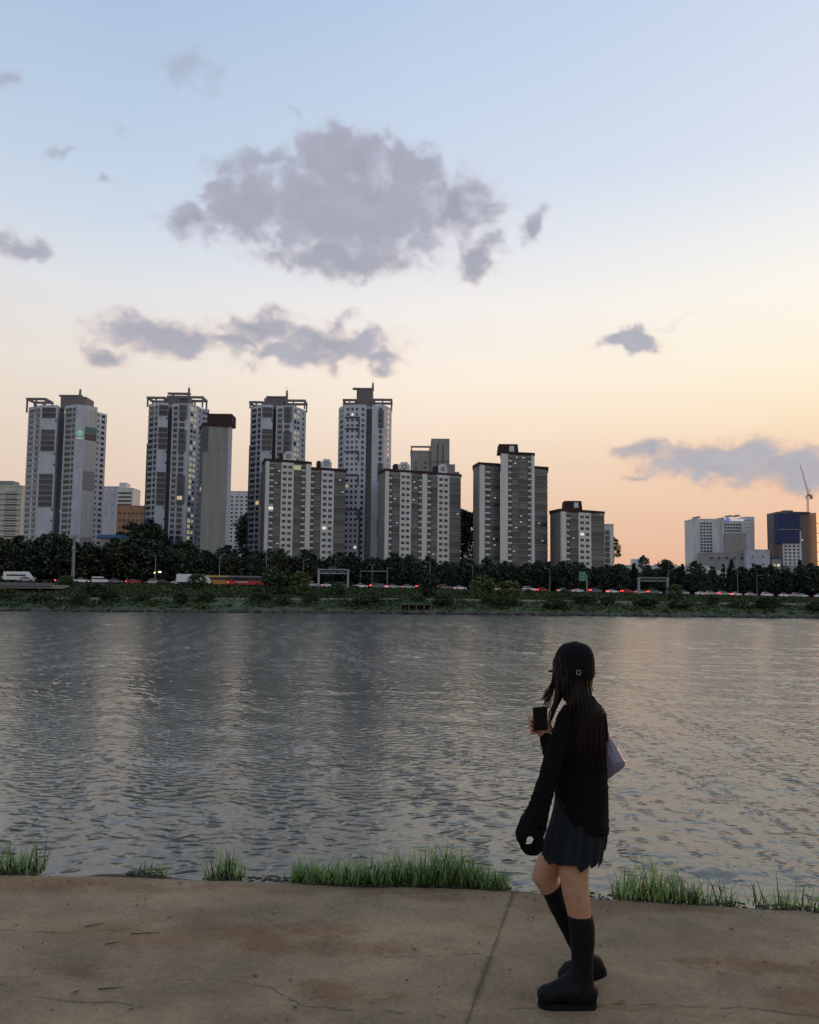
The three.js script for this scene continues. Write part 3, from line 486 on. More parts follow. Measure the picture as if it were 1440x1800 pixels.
// plain box buildings further back, facing the river
function plainBuilding(name, label, category, x0, x1, z, depth, top, mat, rows, cols, opt = {}) {
  const base = 6, w = x1 - x0, h = top - base, r = rng(Math.round(x0 * 7 + z) + 4000), root = thing(name, label, category, [(x0 + x1) / 2, base, z], opt.turn || 0);
  part(root, 'wall', (() => { const g = bx(-w / 2, w / 2, -3, h, -depth, 0); return g; })(), mat);
  const fh = opt.fh || 3, y0 = h - (opt.drop || 2.2);
  for (let j = 0; j < rows; j++) for (let i = 0; i < cols; i++) {
    const cw = w * (opt.span || 0.9) / cols, x = -w * (opt.span || 0.9) / 2 + cw * (i + 0.5) + (opt.shift || 0) * w;
    if (opt.skip && opt.skip(i, j)) continue;
    part(root, opt.band ? 'window_band' : 'window', box(cw * (opt.fill || 0.55), fh * (opt.fy || 0.5), 0.3), r() < (opt.lit || 0.01) ? pick(r, LIT) : pick(r, opt.mats || GLASS), [x, y0 - j * fh - fh * 0.5, 0.1]);
  }
  part(root, 'parapet', bx(-w / 2 - 0.2, w / 2 + 0.2, h, h + 0.8, -depth - 0.2, 0.2), opt.cap || mat);
  return root;
}
{
  const a = plainBuilding('apartment_block', 'cream banded low block at the picture edge behind the nearest trees', 'apartment block', -228, -206.5, -425, 16, 59, W.cream, 16, 2, { fh: 2.8, fill: 0.62, fy: 0.62, band: true, shift: 0.02, lit: 0.0 });
  part(a, 'roof_house', bx(-6, 4.5, 53, 56.5, -10, -3), W.grey);
  for (let j = 0; j < 15; j++) part(a, 'balcony_ledge', box(20.6, 0.5, 1.2), W.pale, [0, 49.5 - j * 2.8, 0.5]);
  const c = plainBuilding('office_building', 'far stepped white building with dark bands, right of the emblem tower', 'building', -268, -253, -730, 20, 97, W.pale, 10, 1, { fh: 3.6, fill: 0.9, fy: 0.5, band: true }); part(c, 'roof_house', bx(-6.5, 0, 91, 97, -14, -3), W.pale);
  plainBuilding('office_building', 'far pale blank building behind the orange-brown low building', 'building', -283, -268.6, -735, 20, 99, W.violet, 3, 2, { fh: 9, fill: 0.12, fy: 0.1 });
  plainBuilding('school_building', 'low orange-brown building between the first two towers', 'building', -205, -185, -560, 20, 63, W.orange, 3, 6, { fh: 5, fill: 0.5, fy: 0.3 });
  plainBuilding('apartment_block', 'distant pale building between the tan slab and the next tower', 'apartment block', -136, -120, -600, 18, 79, W.pale, 12, 4, { fh: 3, fill: 0.4, fy: 0.4 });
  const q = plainBuilding('residential_tower', 'brown-grey tower with slit windows behind the wide white block', 'tower', 0.2, 12, -470, 16, 88, W.dim, 8, 2, { fh: 2.9, fill: 0.2, fy: 0.45, drop: 5 });
  part(q, 'roof_beam', bx(-5.9, 5.9, 84.6, 85.6, -1, 0), W.dim); for (const x of [-5.4, 5.4]) part(q, 'roof_post', bx(x - 0.4, x + 0.4, 82.6, 84.6, -0.9, -0.1), W.dim);
  part(q, 'stair_core', bx(6.2, 17, -3, 89.8, -14, 1.2), W.dim); for (const x of [10, 13.2]) part(q, 'slit_window', bx(x - 0.35, x + 0.35, 70, 87, 1.1, 1.35), GLASS[0]); part(q, 'trim_band', bx(6, 17.1, 75.8, 76.6, 1.1, 1.4), W.brown);
  part(q, 'side_wing', bx(17.05, 20.4, -3, 74.8, -12, 0), W.dim); part(q, 'side_wing', bx(20.45, 23, -3, 70.5, -12, -1), W.dim);
  const e = plainBuilding('apartment_block', 'narrow lower building with green glass tucked behind the short white block', 'apartment block', 99.5, 104.4, -410, 10, 40.4, W.white, 11, 1, { fh: 2.9, fill: 0.5, fy: 0.8, mats: [BALC[0], BALC[1]], shift: -0.15 });
  plainBuilding('apartment_block', 'far white block top seen over trees beside the middle block', 'apartment block', 30.5, 35, -460, 12, 49, W.pale, 4, 2, { fh: 3 });
}
{ // hotel complex and building site near the open sky
  const h = plainBuilding('hotel_building', 'white hotel with a lit rooftop sign and tilted dark roof panels', 'building', 279.5, 307, -790, 24, 80, W.pale, 12, 4, { fh: 3.05, fill: 0.7, fy: 0.5, span: 0.45, shift: -0.03, lit: 0.02 });
  part(h, 'wall', bx(13.8, 45.5, -3, 74, -30, 3), W.pale);
  for (let j = 0; j < 5; j++) for (let i = 0; i < 6; i++) part(h, 'window', box(2.2, 1.6, 0.3), GLASS[(i + j) % 4], [17 + i * 2.9, 69 - j * 3.1, 3.1]);
  part(h, 'side_tower', bx(36, 45.6, 60, 77, -24, 3.3), W.pale); for (const y of [73, 69.5, 66]) part(h, 'facade_line', bx(36, 45.4, y, y + 0.4, 3.2, 3.5), W.grey);
  for (const [x, y] of [[-8, 76.5], [16, 75.5], [24, 78], [31.5, 78.5]]) part(h, 'roof_panel', bx(-3.4, 3.4, -0.25, 0.25, -3, 3), W.steel, [x, y, -6], [0.3, 0, 0.2]);
  const sg = part(h, 'rooftop_sign', box(17, 2.6, 0.6), glow(0.75, 0.82, 0.95, 0.3), [27, 73.6, 3.8]); part(sg, 'sign_emblem', box(3.4, 3.6, 0.8), glow(0.08, 0.16, 0.85, 0.5), [-8, 0, 0.2]);
  for (let i = 0; i < 5; i++) part(sg, 'sign_letter', box(1.5, 1.8, 0.3), glow(0.9, 0.93, 1, 0.55), [-3.6 + i * 2.4, 0, 0.45]);
  const pod = plainBuilding('office_building', 'grey unfinished-looking low building in front of the hotel', 'building', 273, 312, -740, 22, 44, W.grey, 7, 5, { fh: 4, fill: 0.4, fy: 0.5, skip: (i, j) => (i * 3 + j) % 3 }); part(pod, 'upper_block', bx(4, 19, 35, 57, -18, -1), W.dim); part(pod, 'scaffold_frame', merge([bx(8, 8.5, 0, 26, 0.2, 0.6), bx(16, 16.5, 0, 26, 0.2, 0.6), ...[5, 10, 15, 20, 25].map((y) => bx(8, 16.5, y, y + 0.5, 0.25, 0.55))]), W.pale);
  plainBuilding('office_building', 'plain blue-grey block beside the hotel above the roadside trees', 'building', 308, 330, -735, 22, 47, W.violet, 2, 2, { fh: 7, fill: 0.15, fy: 0.2 });
  const sm = plainBuilding('shop_building', 'small building with lit yellow windows in front of the building site', 'shop', 331.5, 340, -735, 14, 38, W.grey, 4, 2, { fh: 4.5, fill: 0.6, fy: 0.4, lit: 0.5 });
  part(sm, 'lit_sign', box(7.4, 3.2, 0.4), glow(1, 0.85, 0.45, 0.8), [-4, 19.5, 0.6]); part(sm, 'blue_awning', box(7, 2.4, 4), M(0.05, 0.07, 0.16), [0.5, 33.5, -2]);
  const wb = plainBuilding('station_hall', 'long low white building above the trees near the open sky', 'building', 158, 226, -600, 16, 26.5, W.white, 1, 7, { fh: 9, drop: 4.2, fill: 0.82, fy: 0.55, mats: [M(0.12, 0.12, 0.12)] }); part(wb, 'end_wall', bx(34.2, 44, -3, 18, -14, 1), W.white);
  part(wb, 'roof_house', bx(-24, -14, 20.5, 26, -10, -4), W.pale); part(wb, 'roof_house', bx(20, 28, 20.5, 23.5, -10, -4), W.dim); part(wb, 'roof_house', bx(-6, 1, 20.5, 22.5, -10, -4), W.dim);
  const cs = thing('construction_tower', 'unfinished tower wrapped in dark blue safety netting under a crane', 'tower', [358.5, 6, -750]);
  part(cs, 'concrete_core', bx(-13, 14.5, -3, 78.5, -24, 0), M(0.15, 0.12, 0.11, 0.9)); part(cs, 'lower_wall', bx(-10, 7.5, -3, 60, 0.02, 1.2), W.pale);
  const net = M(0.035, 0.045, 0.11, 0.95); part(cs, 'safety_net', bx(-14.6, 6, 62, 76.6, -6, 2), net); part(cs, 'safety_net', bx(-14.9, 5.6, 48.6, 61.4, -6, 2.3), net); part(cs, 'net_seam', bx(-13.6, 5.4, 61.45, 62.0, -5, 1.6), W.pale);
  part(cs, 'top_deck', bx(-2, 16.4, 76.7, 78.2, -10, 1.5), M(0.06, 0.06, 0.09)); part(cs, 'formwork', bx(-4, 5, 78.6, 80.6, -14, -8), W.brown);
  for (let j = 0; j < 6; j++) for (let i = 0; i < 4; i++) part(cs, 'window', box(2, 1.7, 0.3), GLASS[(i * 2 + j) % 4], [-7.5 + i * 4, 46 - j * 3.2, 1.3]);
  part(cs, 'work_lamp', box(0.9, 0.9, 0.4), LIT[1], [8.8, 52, 0.3]); part(cs, 'podium', bx(-10.5, 12, -3, 28, 1.3, 8), W.dim); part(cs, 'site_hoarding', bx(-15, 12.5, -3, 20, 8.1, 14), plaster(0.42, 0.38, 0.33));
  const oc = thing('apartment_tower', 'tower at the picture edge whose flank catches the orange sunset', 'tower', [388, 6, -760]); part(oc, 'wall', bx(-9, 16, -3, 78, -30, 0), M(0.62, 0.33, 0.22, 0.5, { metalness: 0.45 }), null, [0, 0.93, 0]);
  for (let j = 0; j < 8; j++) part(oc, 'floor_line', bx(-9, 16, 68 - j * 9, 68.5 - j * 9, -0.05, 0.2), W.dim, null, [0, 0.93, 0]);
  const cr = thing('tower_crane', 'slender luffing crane standing above the netted construction tower', 'crane', [377, 84, -757]), red = M(0.42, 0.2, 0.13, 0.6);
  part(cr, 'mast', merge([...[[-0.6, -0.6], [0.6, -0.6], [-0.6, 0.6], [0.6, 0.6]].map(([a, b]) => cyl([a, -6, b], [a, 16, b], 0.16)), ...Array.from({ length: 11 }, (_, i) => cyl([-0.6, -6 + i * 2, 0.6], [0.6, -4 + i * 2, 0.6], 0.1, 0.1, 5))]), red);
  part(cr, 'jib', merge([cyl([0.6, 17, 0], [-6.2, 46, 0], 0.28, 0.16), cyl([1.6, 17.6, 0.7], [-6.1, 46, 0.2], 0.2, 0.12), cyl([1.2, 17.6, -0.7], [-6.1, 46, -0.2], 0.2, 0.12)]), red);
  part(cr, 'counter_jib', bx(-0.5, 4, 16, 17.6, -1, 1), red); part(cr, 'counterweight', bx(2.6, 4.4, 13.5, 16, -1.1, 1.1), W.grey); part(cr, 'cab', bx(-1.6, -0.5, 14.2, 16.2, -0.8, 0.8), W.pale); part(cr, 'tie_frame', cyl([1, 17, 0], [2.4, 23.5, 0], 0.22), red);
  const c2 = thing('mobile_crane', 'small red crane jib rising between the shop and the construction tower', 'crane', [337, 6, -745]); part(c2, 'jib', cyl([2, 30, 0], [-1.5, 47, 0], 0.4, 0.22), red); part(c2, 'mast', cyl([2, -2, 0], [2, 30, 0], 0.7), red);
}

// ---------- trees and shrubs ----------
const leafMat = (r, g, b) => M(r, g, b, 0.75, { side: THREE.DoubleSide });
const LEAF = [leafMat(0.055, 0.086, 0.048), leafMat(0.070, 0.10, 0.052), leafMat(0.046, 0.076, 0.054), leafMat(0.085, 0.105, 0.054)], BARK = M(0.05, 0.042, 0.036, 0.95);
// a crown of leaf sprays gathered in uneven clumps; shape(h) gives the radius at height share h
function crownGeo(seed, H, R, shape, clumps, per, leaf) {
  const r = rng(seed), pos = [], nor = []; const v = new THREE.Vector3(), a = new THREE.Vector3(), b = new THREE.Vector3();
  for (let c = 0; c < clumps; c++) {
    const h = Math.pow(r(), 0.9), an = r() * 6.283, rad = R * shape(h) * Math.sqrt(0.25 + 0.75 * r()), cx = Math.cos(an) * rad, cz = Math.sin(an) * rad, cy = H * h, cr = R * (0.16 + 0.2 * r()) * (0.6 + 0.5 * shape(h));
    for (let k = 0; k < per; k++) {
      v.set(r() - 0.5, r() - 0.5, r() - 0.5).normalize().multiplyScalar(cr * Math.cbrt(0.15 + 0.85 * r())); v.y *= 0.75; const x = cx + v.x, y = cy + v.y, z = cz + v.z;
      a.set(r() - 0.5, r() - 0.5, r() - 0.5).normalize(); b.set(r() - 0.5, r() - 0.5, r() - 0.5).cross(a).normalize(); const s = leaf * (0.6 + 0.8 * r()), n = a.clone().cross(b).normalize(); if (n.y < 0) n.negate(); n.add(v.clone().normalize().multiplyScalar(0.7)).normalize();
      const P = [[-1, 0], [0, -0.45], [1, 0], [0, 0.45]].map(([p, q]) => [x + (a.x * p + b.x * q) * s, y + (a.y * p + b.y * q) * s, z + (a.z * p + b.z * q) * s]);
      for (const i of [0, 1, 2, 0, 2, 3]) { pos.push(...P[i]); nor.push(n.x, n.y, n.z); }
    }
  }
  const g = new THREE.BufferGeometry(); g.setAttribute('position', new THREE.Float32BufferAttribute(pos, 3)); g.setAttribute('normal', new THREE.Float32BufferAttribute(nor, 3)); g.setAttribute('uv', new THREE.Float32BufferAttribute(new Float32Array(pos.length / 3 * 2), 2)); return g;
}
function trunkGeo(seed, h, r0, limbs, reach) {
  const r = rng(seed), list = [cyl([0, -0.5, 0], [0.15, h * 0.55, 0.1], r0, r0 * 0.7), cyl([0.15, h * 0.55, 0.1], [0, h, 0], r0 * 0.7, r0 * 0.25)];
  for (let i = 0; i < limbs; i++) { const a = r() * 6.28, y = h * (0.3 + 0.5 * r()); list.push(cyl([0.1, y, 0], [Math.cos(a) * reach, y + h * 0.25, Math.sin(a) * reach], r0 * 0.35, r0 * 0.1, 5)); }
  return merge(list);
}
const ovate = (h) => Math.sqrt(Math.max(0, 1 - (2 * h - 0.9) ** 2)) * (1 - 0.25 * h) + 0.08, spire = (h) => (1 - h) * 0.95 + 0.06, globe = (h) => Math.sqrt(Math.max(0.02, 1 - (2 * h - 1) ** 2));
const KIND = [];
for (let k = 0; k < 5; k++) KIND.push({ crown: crownGeo(300 + k, 10.5, 4.6, ovate, 95, 26, 0.42), trunk: trunkGeo(320 + k, 10, 0.28, 6, 2.6), lift: 2.2, mat: LEAF[k % 4], tall: 13 });
for (let k = 0; k < 2; k++) KIND.push({ crown: crownGeo(310 + k, 13, 2.6, spire, 90, 24, 0.36), trunk: trunkGeo(330 + k, 12, 0.24, 5, 1.2), lift: 1.2, mat: LEAF[2], tall: 14.5 });
function tree(name, label, k, x, y, z, height, turn, group, wide = 1) {
  const K = KIND[k], s = height / K.tall, t = thing(name, label, 'tree', [x, y, z], turn, group); t.scale.set(s * wide, s, s * wide);
  part(t, 'trunk', K.trunk, BARK); part(t, 'crown', K.crown, K.mat, [0, K.lift, 0]); return t;
}
{
  const r = rng(401);
  const zone = (x) => x < -128 ? ['dark broadleaf tree of the row under the cream banded block', 'trees under the cream block'] : x < -100 ? ['dark broadleaf tree of the row below the emblem tower', 'trees below the emblem tower'] : x < -62 ? ['dark broadleaf tree of the row between emblem tower and tan slab', 'trees before the tan slab'] : x < -25 ? ['dark broadleaf tree of the row below the stepped white block', 'trees below the stepped block'] : x < 24 ? ['dark broadleaf tree of the row below the wide white block', 'trees below the wide block'] : x < 80 ? ['dark broadleaf tree of the row below the winged and short blocks', 'trees below the winged block'] : x < 105 ? ['dark tree of the row beside the narrow green-glass building', 'trees beside the green-glass building'] : x < 132 ? ['dark tree of the row below the long white hall', 'trees below the white hall'] : x < 158 ? ['dark tree of the row below the white hotel', 'trees below the hotel'] : ['dark tree of the row below the netted construction tower', 'trees below the construction tower'];
  const hgt = (x) => lerpTable([[-170, 15.5], [-110, 15.5], [-85, 14.5], [-50, 13], [-20, 12.5], [50, 12.2], [80, 11.8], [120, 14], [200, 15]], x);
  for (let row = 0; row < 3; row++) for (let x = -150 + row * 2; x < 205 + row * 14; x += 6.4 + r() * 2) {
    const z = roadZ(x) - 13 - row * 9 - r() * 3, sp = x > 85 && r() < 0.35, k = sp ? 5 + Math.floor(r() * 2) : Math.floor(r() * 5), h = hgt(x) * (0.78 + 0.3 * r()) * (sp ? 1.08 : 1) * (row === 2 ? 1.02 : 1); const [l, g] = zone(x);
    tree('broadleaf_tree', l, k, x, groundY(x, z) - 0.2, z, h, r() * 6, g, 0.95 + 0.3 * r());
  }
  // wooded rise showing between the towers
  const wood = (list, l, g) => { for (const [x, z, y, h] of list) tree('hill_tree', l, Math.floor(r() * 5), x, y, z, h, r() * 6, g, 1.15); };
  wood([[-130, -385, 19, 17], [-123, -380, 21, 17], [-137, -395, 20, 18], [-128, -370, 13, 17], [-119, -375, 17, 18], [-133, -372, 12, 16]], 'tall dark tree on the rise between the emblem tower and its neighbour', 'trees between the first two towers');
  wood([[-84, -430, 24, 22], [-78, -425, 26, 23], [-88, -440, 28, 20], [-81, -415, 14, 22], [-75, -410, 12, 20]], 'tall dark tree filling the gap between tan slab and lit-stair tower', 'trees beside the tan slab');
  wood([[28, -400, 26, 20], [31, -395, 14, 20], [26, -410, 30, 18], [33, -402, 30, 16]], 'tall dark tree filling the gap beside the winged block', 'trees beside the winged block');
  tree('hill_tree', 'dark tree leaning out behind the narrow green-glass building', 0, 107, 22, -420, 13, 1, null, 0.8);
  tree('hill_tree', 'low tree beside the end of the long white hall', 2, 172, 22, -590, 12, 2, null, 1);
}
// shrubs on the grassy slope: x, z, height, width, kind of green
const shrubMat = [leafMat(0.18, 0.23, 0.07), leafMat(0.11, 0.16, 0.06), leafMat(0.055, 0.082, 0.04)];
const SHRUB = [0, 1, 2].map((k) => crownGeo(350 + k, 1, 0.46, globe, 130, 30, 0.04));
function shrub(x, z, h, w, m, label, group, name = 'round_shrub') { const t = thing(name, label, 'shrub', [x, groundY(x, z) - 0.1, z], x, group); t.scale.set(w, h, w); part(t, 'foliage', SHRUB[Math.abs(Math.round(x)) % 3], shrubMat[m], [0, 0.08, 0]); part(t, 'stem', cyl([0, -0.1, 0], [0, 0.5, 0], 0.03, 0.02, 5), BARK); return t; }
shrub(-37.5, -222, 7.2, 7.4, 1, 'conical green shrub on the slope beside the red bus'); shrub(-30, -222, 6.2, 6.6, 0, 'rounded green shrub on the slope left of the sign gantry');
shrub(5.7, -216, 6.2, 5.2, 2, 'loose dark sapling on the slope above the timber jetty'); shrub(18.8, -207, 6.0, 6.8, 0, 'roundest light green bush near the water, left of its twin'); shrub(25.8, -207, 4.8, 7.2, 0, 'wide light green bush near the water, right of its twin');
shrub(-77.3, -199, 3.4, 6.5, 2, 'dark bush by the path below the emblem tower'); shrub(-18.6, -206, 4, 5.2, 1, 'olive bush on the path below the sign gantry'); shrub(76.5, -232, 4.6, 5, 1, 'bushy shrub on the slope near the second gantry');
shrub(-96, -226, 3.2, 5, 1, 'small bush at the end of the ramp bridge'); shrub(-62, -236, 4.2, 6, 1, 'bush half hiding the white truck');
{
  const r = rng(402); for (let i = 0; i < 26; i++) { const x = -104 + 205 * (i + r() * 0.8) / 26, z = shoreZ(x) - 4 - r() * 11; shrub(x, z, 1.5 + 1.2 * r(), 3.5 + 3.5 * r(), 1 + Math.floor(r() * 1.35), 'low dark scrub on the bank between path and waterline', 'scrub along the far waterline', 'bank_scrub'); }
  for (let i = 0; i < 12; i++) { const x = -90 + 190 * r(), z = mixv(pathZ(x) - 4, roadZ(x) + 14, r()); shrub(x, z, 1.2 + 1 * r(), 2.4 + 2 * r(), 1, 'small weedy bush on the grass slope under the highway', 'weeds on the highway slope', 'slope_bush'); }
  // tall weeds and grass over the slope
  const g = crownGeo(360, 0.7, 0.9, globe, 7, 9, 0.16), m = new THREE.InstancedMesh(g, M(1, 1, 1, 0.85, { side: THREE.DoubleSide }), 18000), q = new THREE.Matrix4(), c = new THREE.Color(); let n = 0;
  while (n < 18000) { const x = -125 + 270 * r(), z = mixv(shoreZ(x) - 0.4, roadZ(x) + 11.5, Math.pow(r(), 0.9)); const pk = z - pathZ(x); if (pk > -1.9 && pk < 3.2) continue; if (Math.abs(z - pathZ(x)) < 1.8 || (fbm(x * 0.05 + 4, z * 0.1, 3) > 0.58 && z > pathZ(x))) { r(); if (r() < 0.8) continue; if (Math.abs(z - pathZ(x)) < 1.8) continue; } const s = 0.6 + 0.9 * r(), k = 0.6 + 0.8 * r(); q.compose(new THREE.Vector3(x, groundY(x, z) - 0.15, z), new THREE.Quaternion().setFromEuler(new THREE.Euler(0, r() * 6, 0)), new THREE.Vector3(s, s * (0.7 + 0.6 * r()), s)); m.setMatrixAt(n, q); m.setColorAt(n, c.setRGB(0.11 * k, 0.165 * k, 0.058 * k)); n++; }
  m.name = 'bank_grass'; m.userData = { kind: 'stuff', label: 'tall grass and weeds covering the far bank slope', category: 'grass' }; m.castShadow = m.receiveShadow = true; scene.add(m);
}
// clipped hedge closing the view under the trees
{
  const h = thing('roadside_hedge', 'dark continuous hedge running behind the trees along the highway', 'hedge', [0, 0, 0]), r = rng(403);
  const list = []; const g0 = crownGeo(365, 1, 0.6, globe, 34, 14, 0.16); for (let x = -165; x < 235; x += 2.6) { const g = g0.clone(), s = 5.2 + r() * 1.6; g.scale(4.2, s, 3.2); const z = roadZ(x) - 36; g.rotateY(r() * 6); g.translate(x, groundY(x, z) - 0.4, z); list.push(g); }
  part(h, 'foliage', mergeGeometries(list), LEAF[2]);
  part(h, 'stems', (() => { const L = []; for (let x = -165; x < 235; x += 8) { const z = roadZ(x) - 36; L.push(cyl([x, groundY(x, z) - 0.5, z], [x, groundY(x, z) + 3, z], 0.1, 0.08, 5)); } return merge(L); })(), BARK).userData.kind = 'stuff';
}

// ---------- ramp bridge, jetty, lamps, signs ----------
const galv = M(0.30, 0.31, 0.32, 0.55, { metalness: 0.2 }), conc = plaster(0.30, 0.29, 0.27), darkSteel = M(0.09, 0.095, 0.1, 0.6);
{
  const b = thing('ramp_bridge', 'low concrete ramp bridge with a dark underside at the picture edge', 'bridge', [-108, 0, -217]);
  part(b, 'deck', bx(-60, 13.5, 5.0, 6.0, -8, 4), conc, null, [0, 0.02, 0]); part(b, 'edge_beam', bx(-60, 13.6, 5.6, 6.5, 4.02, 4.4), plaster(0.2, 0.2, 0.19), null, [0, 0.02, 0]);
  for (const x of [0.4, -14, -30]) part(b, 'pier', bx(x - 0.9, x + 0.9, -1, 5, -6, 3), conc); part(b, 'pier', cyl([9.6, 0, 2], [9.6, 5, 2], 0.35, 0.35, 10), conc);
  part(b, 'railing', merge([bx(-60, 13.5, 7.2, 7.3, 4.15, 4.25), ...Array.from({ length: 30 }, (_, i) => bx(-58 + i * 2.4, -57.9 + i * 2.4, 6.4, 7.3, 4.15, 4.25))]), darkSteel);
  const j = thing('timber_jetty', 'dark timber jetty frame with posts at the far waterline', 'jetty', [1.5, 0, -189.5]), wood = M(0.07, 0.055, 0.045, 0.9);
  part(j, 'deck', bx(-3.8, 4, 2.0, 2.25, -2.5, 1.2), wood); part(j, 'walkway_beam', bx(-4, 4.2, 0.25, 0.5, 0.9, 1.15), wood); for (const x of [-3.4, -1.5, 0.3, 2.1, 3.7]) part(j, 'post', bx(x - 0.13, x + 0.13, -1, 2.0, 0.85, 1.1), M(0.14, 0.115, 0.09, 0.9)); part(j, 'back_wall', bx(-3.8, 4, -1, 2.0, -2.6, -2.3), M(0.02, 0.02, 0.02));
}
const onRoad = (x, off = 10) => [x, roadY(x) - 0.1, roadZ(x) + off];
function lampPost(x, h, label, { off = -10.5, arm = 1.8, lit, group } = {}) {
  const t = thing('street_lamp', label, 'street lamp', onRoad(x, off), 0, group);
  part(t, 'pole', cyl([0, 0, 0], [0, h, 0], 0.13, 0.08), galv); part(t, 'base', cyl([0, -0.2, 0], [0, 0.6, 0], 0.24, 0.22), galv);
  for (const s of arm < 0 ? [-1] : lit ? [-1, 1] : [1]) { const a = part(t, 'arm', cyl([0, h - 0.1, 0], [s * Math.abs(arm), h + 0.35, 0], 0.06, 0.05), galv); part(t, 'lamp_head', bx(s * Math.abs(arm) - 0.4, s * Math.abs(arm) + 0.4, h + 0.28, h + 0.46, -0.16, 0.16), galv); }
  return t;
}
lampPost(-64.1, 10.5, 'slim street lamp above the orange bus'); lampPost(-49.2, 12, 'tall street lamp behind the conical shrub'); lampPost(23.8, 9.5, 'street lamp rising behind the twin light green bushes', { arm: -1.8 }); lampPost(54.5, 9, 'street lamp left of the green road sign', { arm: -1.6 });
lampPost(106, 10, 'street lamp right of the second gantry'); lampPost(138.8, 11, 'street lamp in front of the spire-shaped trees', { arm: -2 }); lampPost(148.3, 9, 'street lamp near the lit shop'); lampPost(7.7, 10, 'street lamp above the loose dark sapling', { arm: -1.6 }); lampPost(-37, 9.5, 'street lamp between the two slope shrubs');
{ // the tall pole with a bracket, the lit pair, gantries, green sign
  const p = thing('utility_pole', 'tall thick concrete pole with a bracketed head in front of the emblem tower', 'pole', onRoad(-101.5, 6)); part(p, 'shaft', cyl([0, -1, 0], [0, 14, 0], 0.5, 0.36, 12), conc); part(p, 'floodlight_frame', merge([bx(-1.6, 1.6, 13.6, 13.9, -0.2, 0.2), bx(-1.2, 1.2, 14.4, 14.7, -0.2, 0.2), bx(-0.15, 0.15, 13.9, 14.9, -0.15, 0.15)]), galv); for (const x of [-1.3, -0.45, 0.45, 1.3]) part(p, 'floodlight', bx(x - 0.3, x + 0.3, 14.1, 14.55, 0.2, 0.6), galv); part(p, 'junction_box', bx(-0.35, 0.35, 10.4, 11.1, 0.36, 0.7), galv);
  const q = thing('street_lamp', 'street lamp pole carrying two glowing yellow lights below its top', 'street lamp', onRoad(-83.3, -9)); part(q, 'pole', cyl([0, -0.3, 0], [0, 9.8, 0], 0.14, 0.09), galv); part(q, 'arm', cyl([0, 9.6, 0], [-1.8, 10, 0], 0.06), galv);
  part(q, 'glowing_lamp', new THREE.SphereGeometry(0.22, 12, 8), glow(1, 0.75, 0.35, 3), [-0.15, 4.0, 0.35]); part(q, 'glowing_lamp', (() => { const g = new THREE.SphereGeometry(0.3, 12, 8); g.scale(1.7, 0.8, 1); return g; })(), glow(1, 0.85, 0.5, 3.5), [1.6, 4.25, 0.35]); part(q, 'lamp_bracket', cyl([0, 4.2, 0.1], [1.6, 4.4, 0.3], 0.05), galv);
  const L = new THREE.PointLight(new THREE.Color(1, 0.8, 0.45), 30); L.position.set(...onRoad(-81.7, -8.1)); L.position.y += 4.4; L.castShadow = true; L.name = 'lamp_light'; scene.add(L);
  const gantry = (x0, x1, h, label, signs) => {
    const g = thing('sign_gantry', label, 'gantry', onRoad((x0 + x1) / 2, 8)), w = (x1 - x0) / 2; g.rotation.y = 0.15;
    for (const s of [-1, 1]) part(g, 'column', bx(s * w - 0.35, s * w + 0.35, -1, h, -0.35, 0.35), galv);
    const tr = part(g, 'truss', merge([bx(-w - 0.4, w + 0.4, h, h + 0.3, -0.4, 0.4), bx(-w - 0.35, w + 0.35, h - 1.25, h - 0.98, -0.35, 0.35), ...Array.from({ length: 8 }, (_, i) => { const a = -w + i * w / 4; return cyl([a, i % 2 ? h : h - 1.1, 0], [a + w / 4, i % 2 ? h - 1.1 : h, 0], 0.09, 0.09, 5); })]), galv);
    for (const [x, ww, y, hh, m] of signs) { const sp = part(g, 'sign_panel', bx(x - ww / 2, x + ww / 2, h + y - hh / 2, h + y + hh / 2, -0.62, -0.5), m); }
    return g;
  };
  const blue = M(0.03, 0.09, 0.2, 0.5), green = M(0.02, 0.14, 0.10, 0.5), teal = M(0.03, 0.13, 0.14, 0.5);
  gantry(-29.9, -20.2, 5.9, 'white sign gantry with blue and green panels over the traffic', [[-3, 2.2, -0.5, 1.4, blue], [-0.3, 2.6, -0.2, 2.4, teal], [2.8, 2.2, -0.4, 1.9, green], [0.1, 1.2, 0.9, 0.8, blue]]);
  gantry(87, 98.6, 6.2, 'white sign gantry without visible signs below the open sky', []);
  const f = thing('pole_frame', 'three grey poles joined by a crossbar right of the first gantry', 'pole frame', onRoad(-12.6, -10)); for (const [x, h] of [[-4.9, 7.6], [-0.6, 8.5], [4.8, 7.9]]) part(f, 'pole', cyl([x, -0.5, 0], [x, h, 0], 0.24, 0.2), M(0.17, 0.175, 0.17)); part(f, 'crossbar', bx(-4.8, 4.9, 6.2, 6.45, -0.12, 0.12), galv); part(f, 'lamp_arm', cyl([-0.6, 8.4, 0], [-2.2, 8.9, 0], 0.07), galv);
  const s = thing('road_sign', 'green road sign hanging from a grey mast arm', 'road sign', onRoad(65.6, 8)); part(s, 'mast', cyl([0, -0.8, 0], [0, 6.8, 0], 0.24, 0.2), galv); part(s, 'arm', bx(-2.8, 0, 6.3, 6.5, -0.1, 0.1), galv); const pn = part(s, 'sign_panel', bx(-2.9, -0.5, 4.4, 7.9, 0.12, 0.22), M(0.02, 0.15, 0.12, 0.5)); part(pn, 'sign_border', merge([bx(-2.8, -0.6, 7.72, 7.8, 0.221, 0.235), bx(-2.8, -0.6, 4.5, 4.58, 0.221, 0.235), bx(-2.8, -2.72, 4.6, 7.7, 0.221, 0.235), bx(-0.68, -0.6, 4.6, 7.7, 0.221, 0.235)]), M(0.5, 0.55, 0.5));
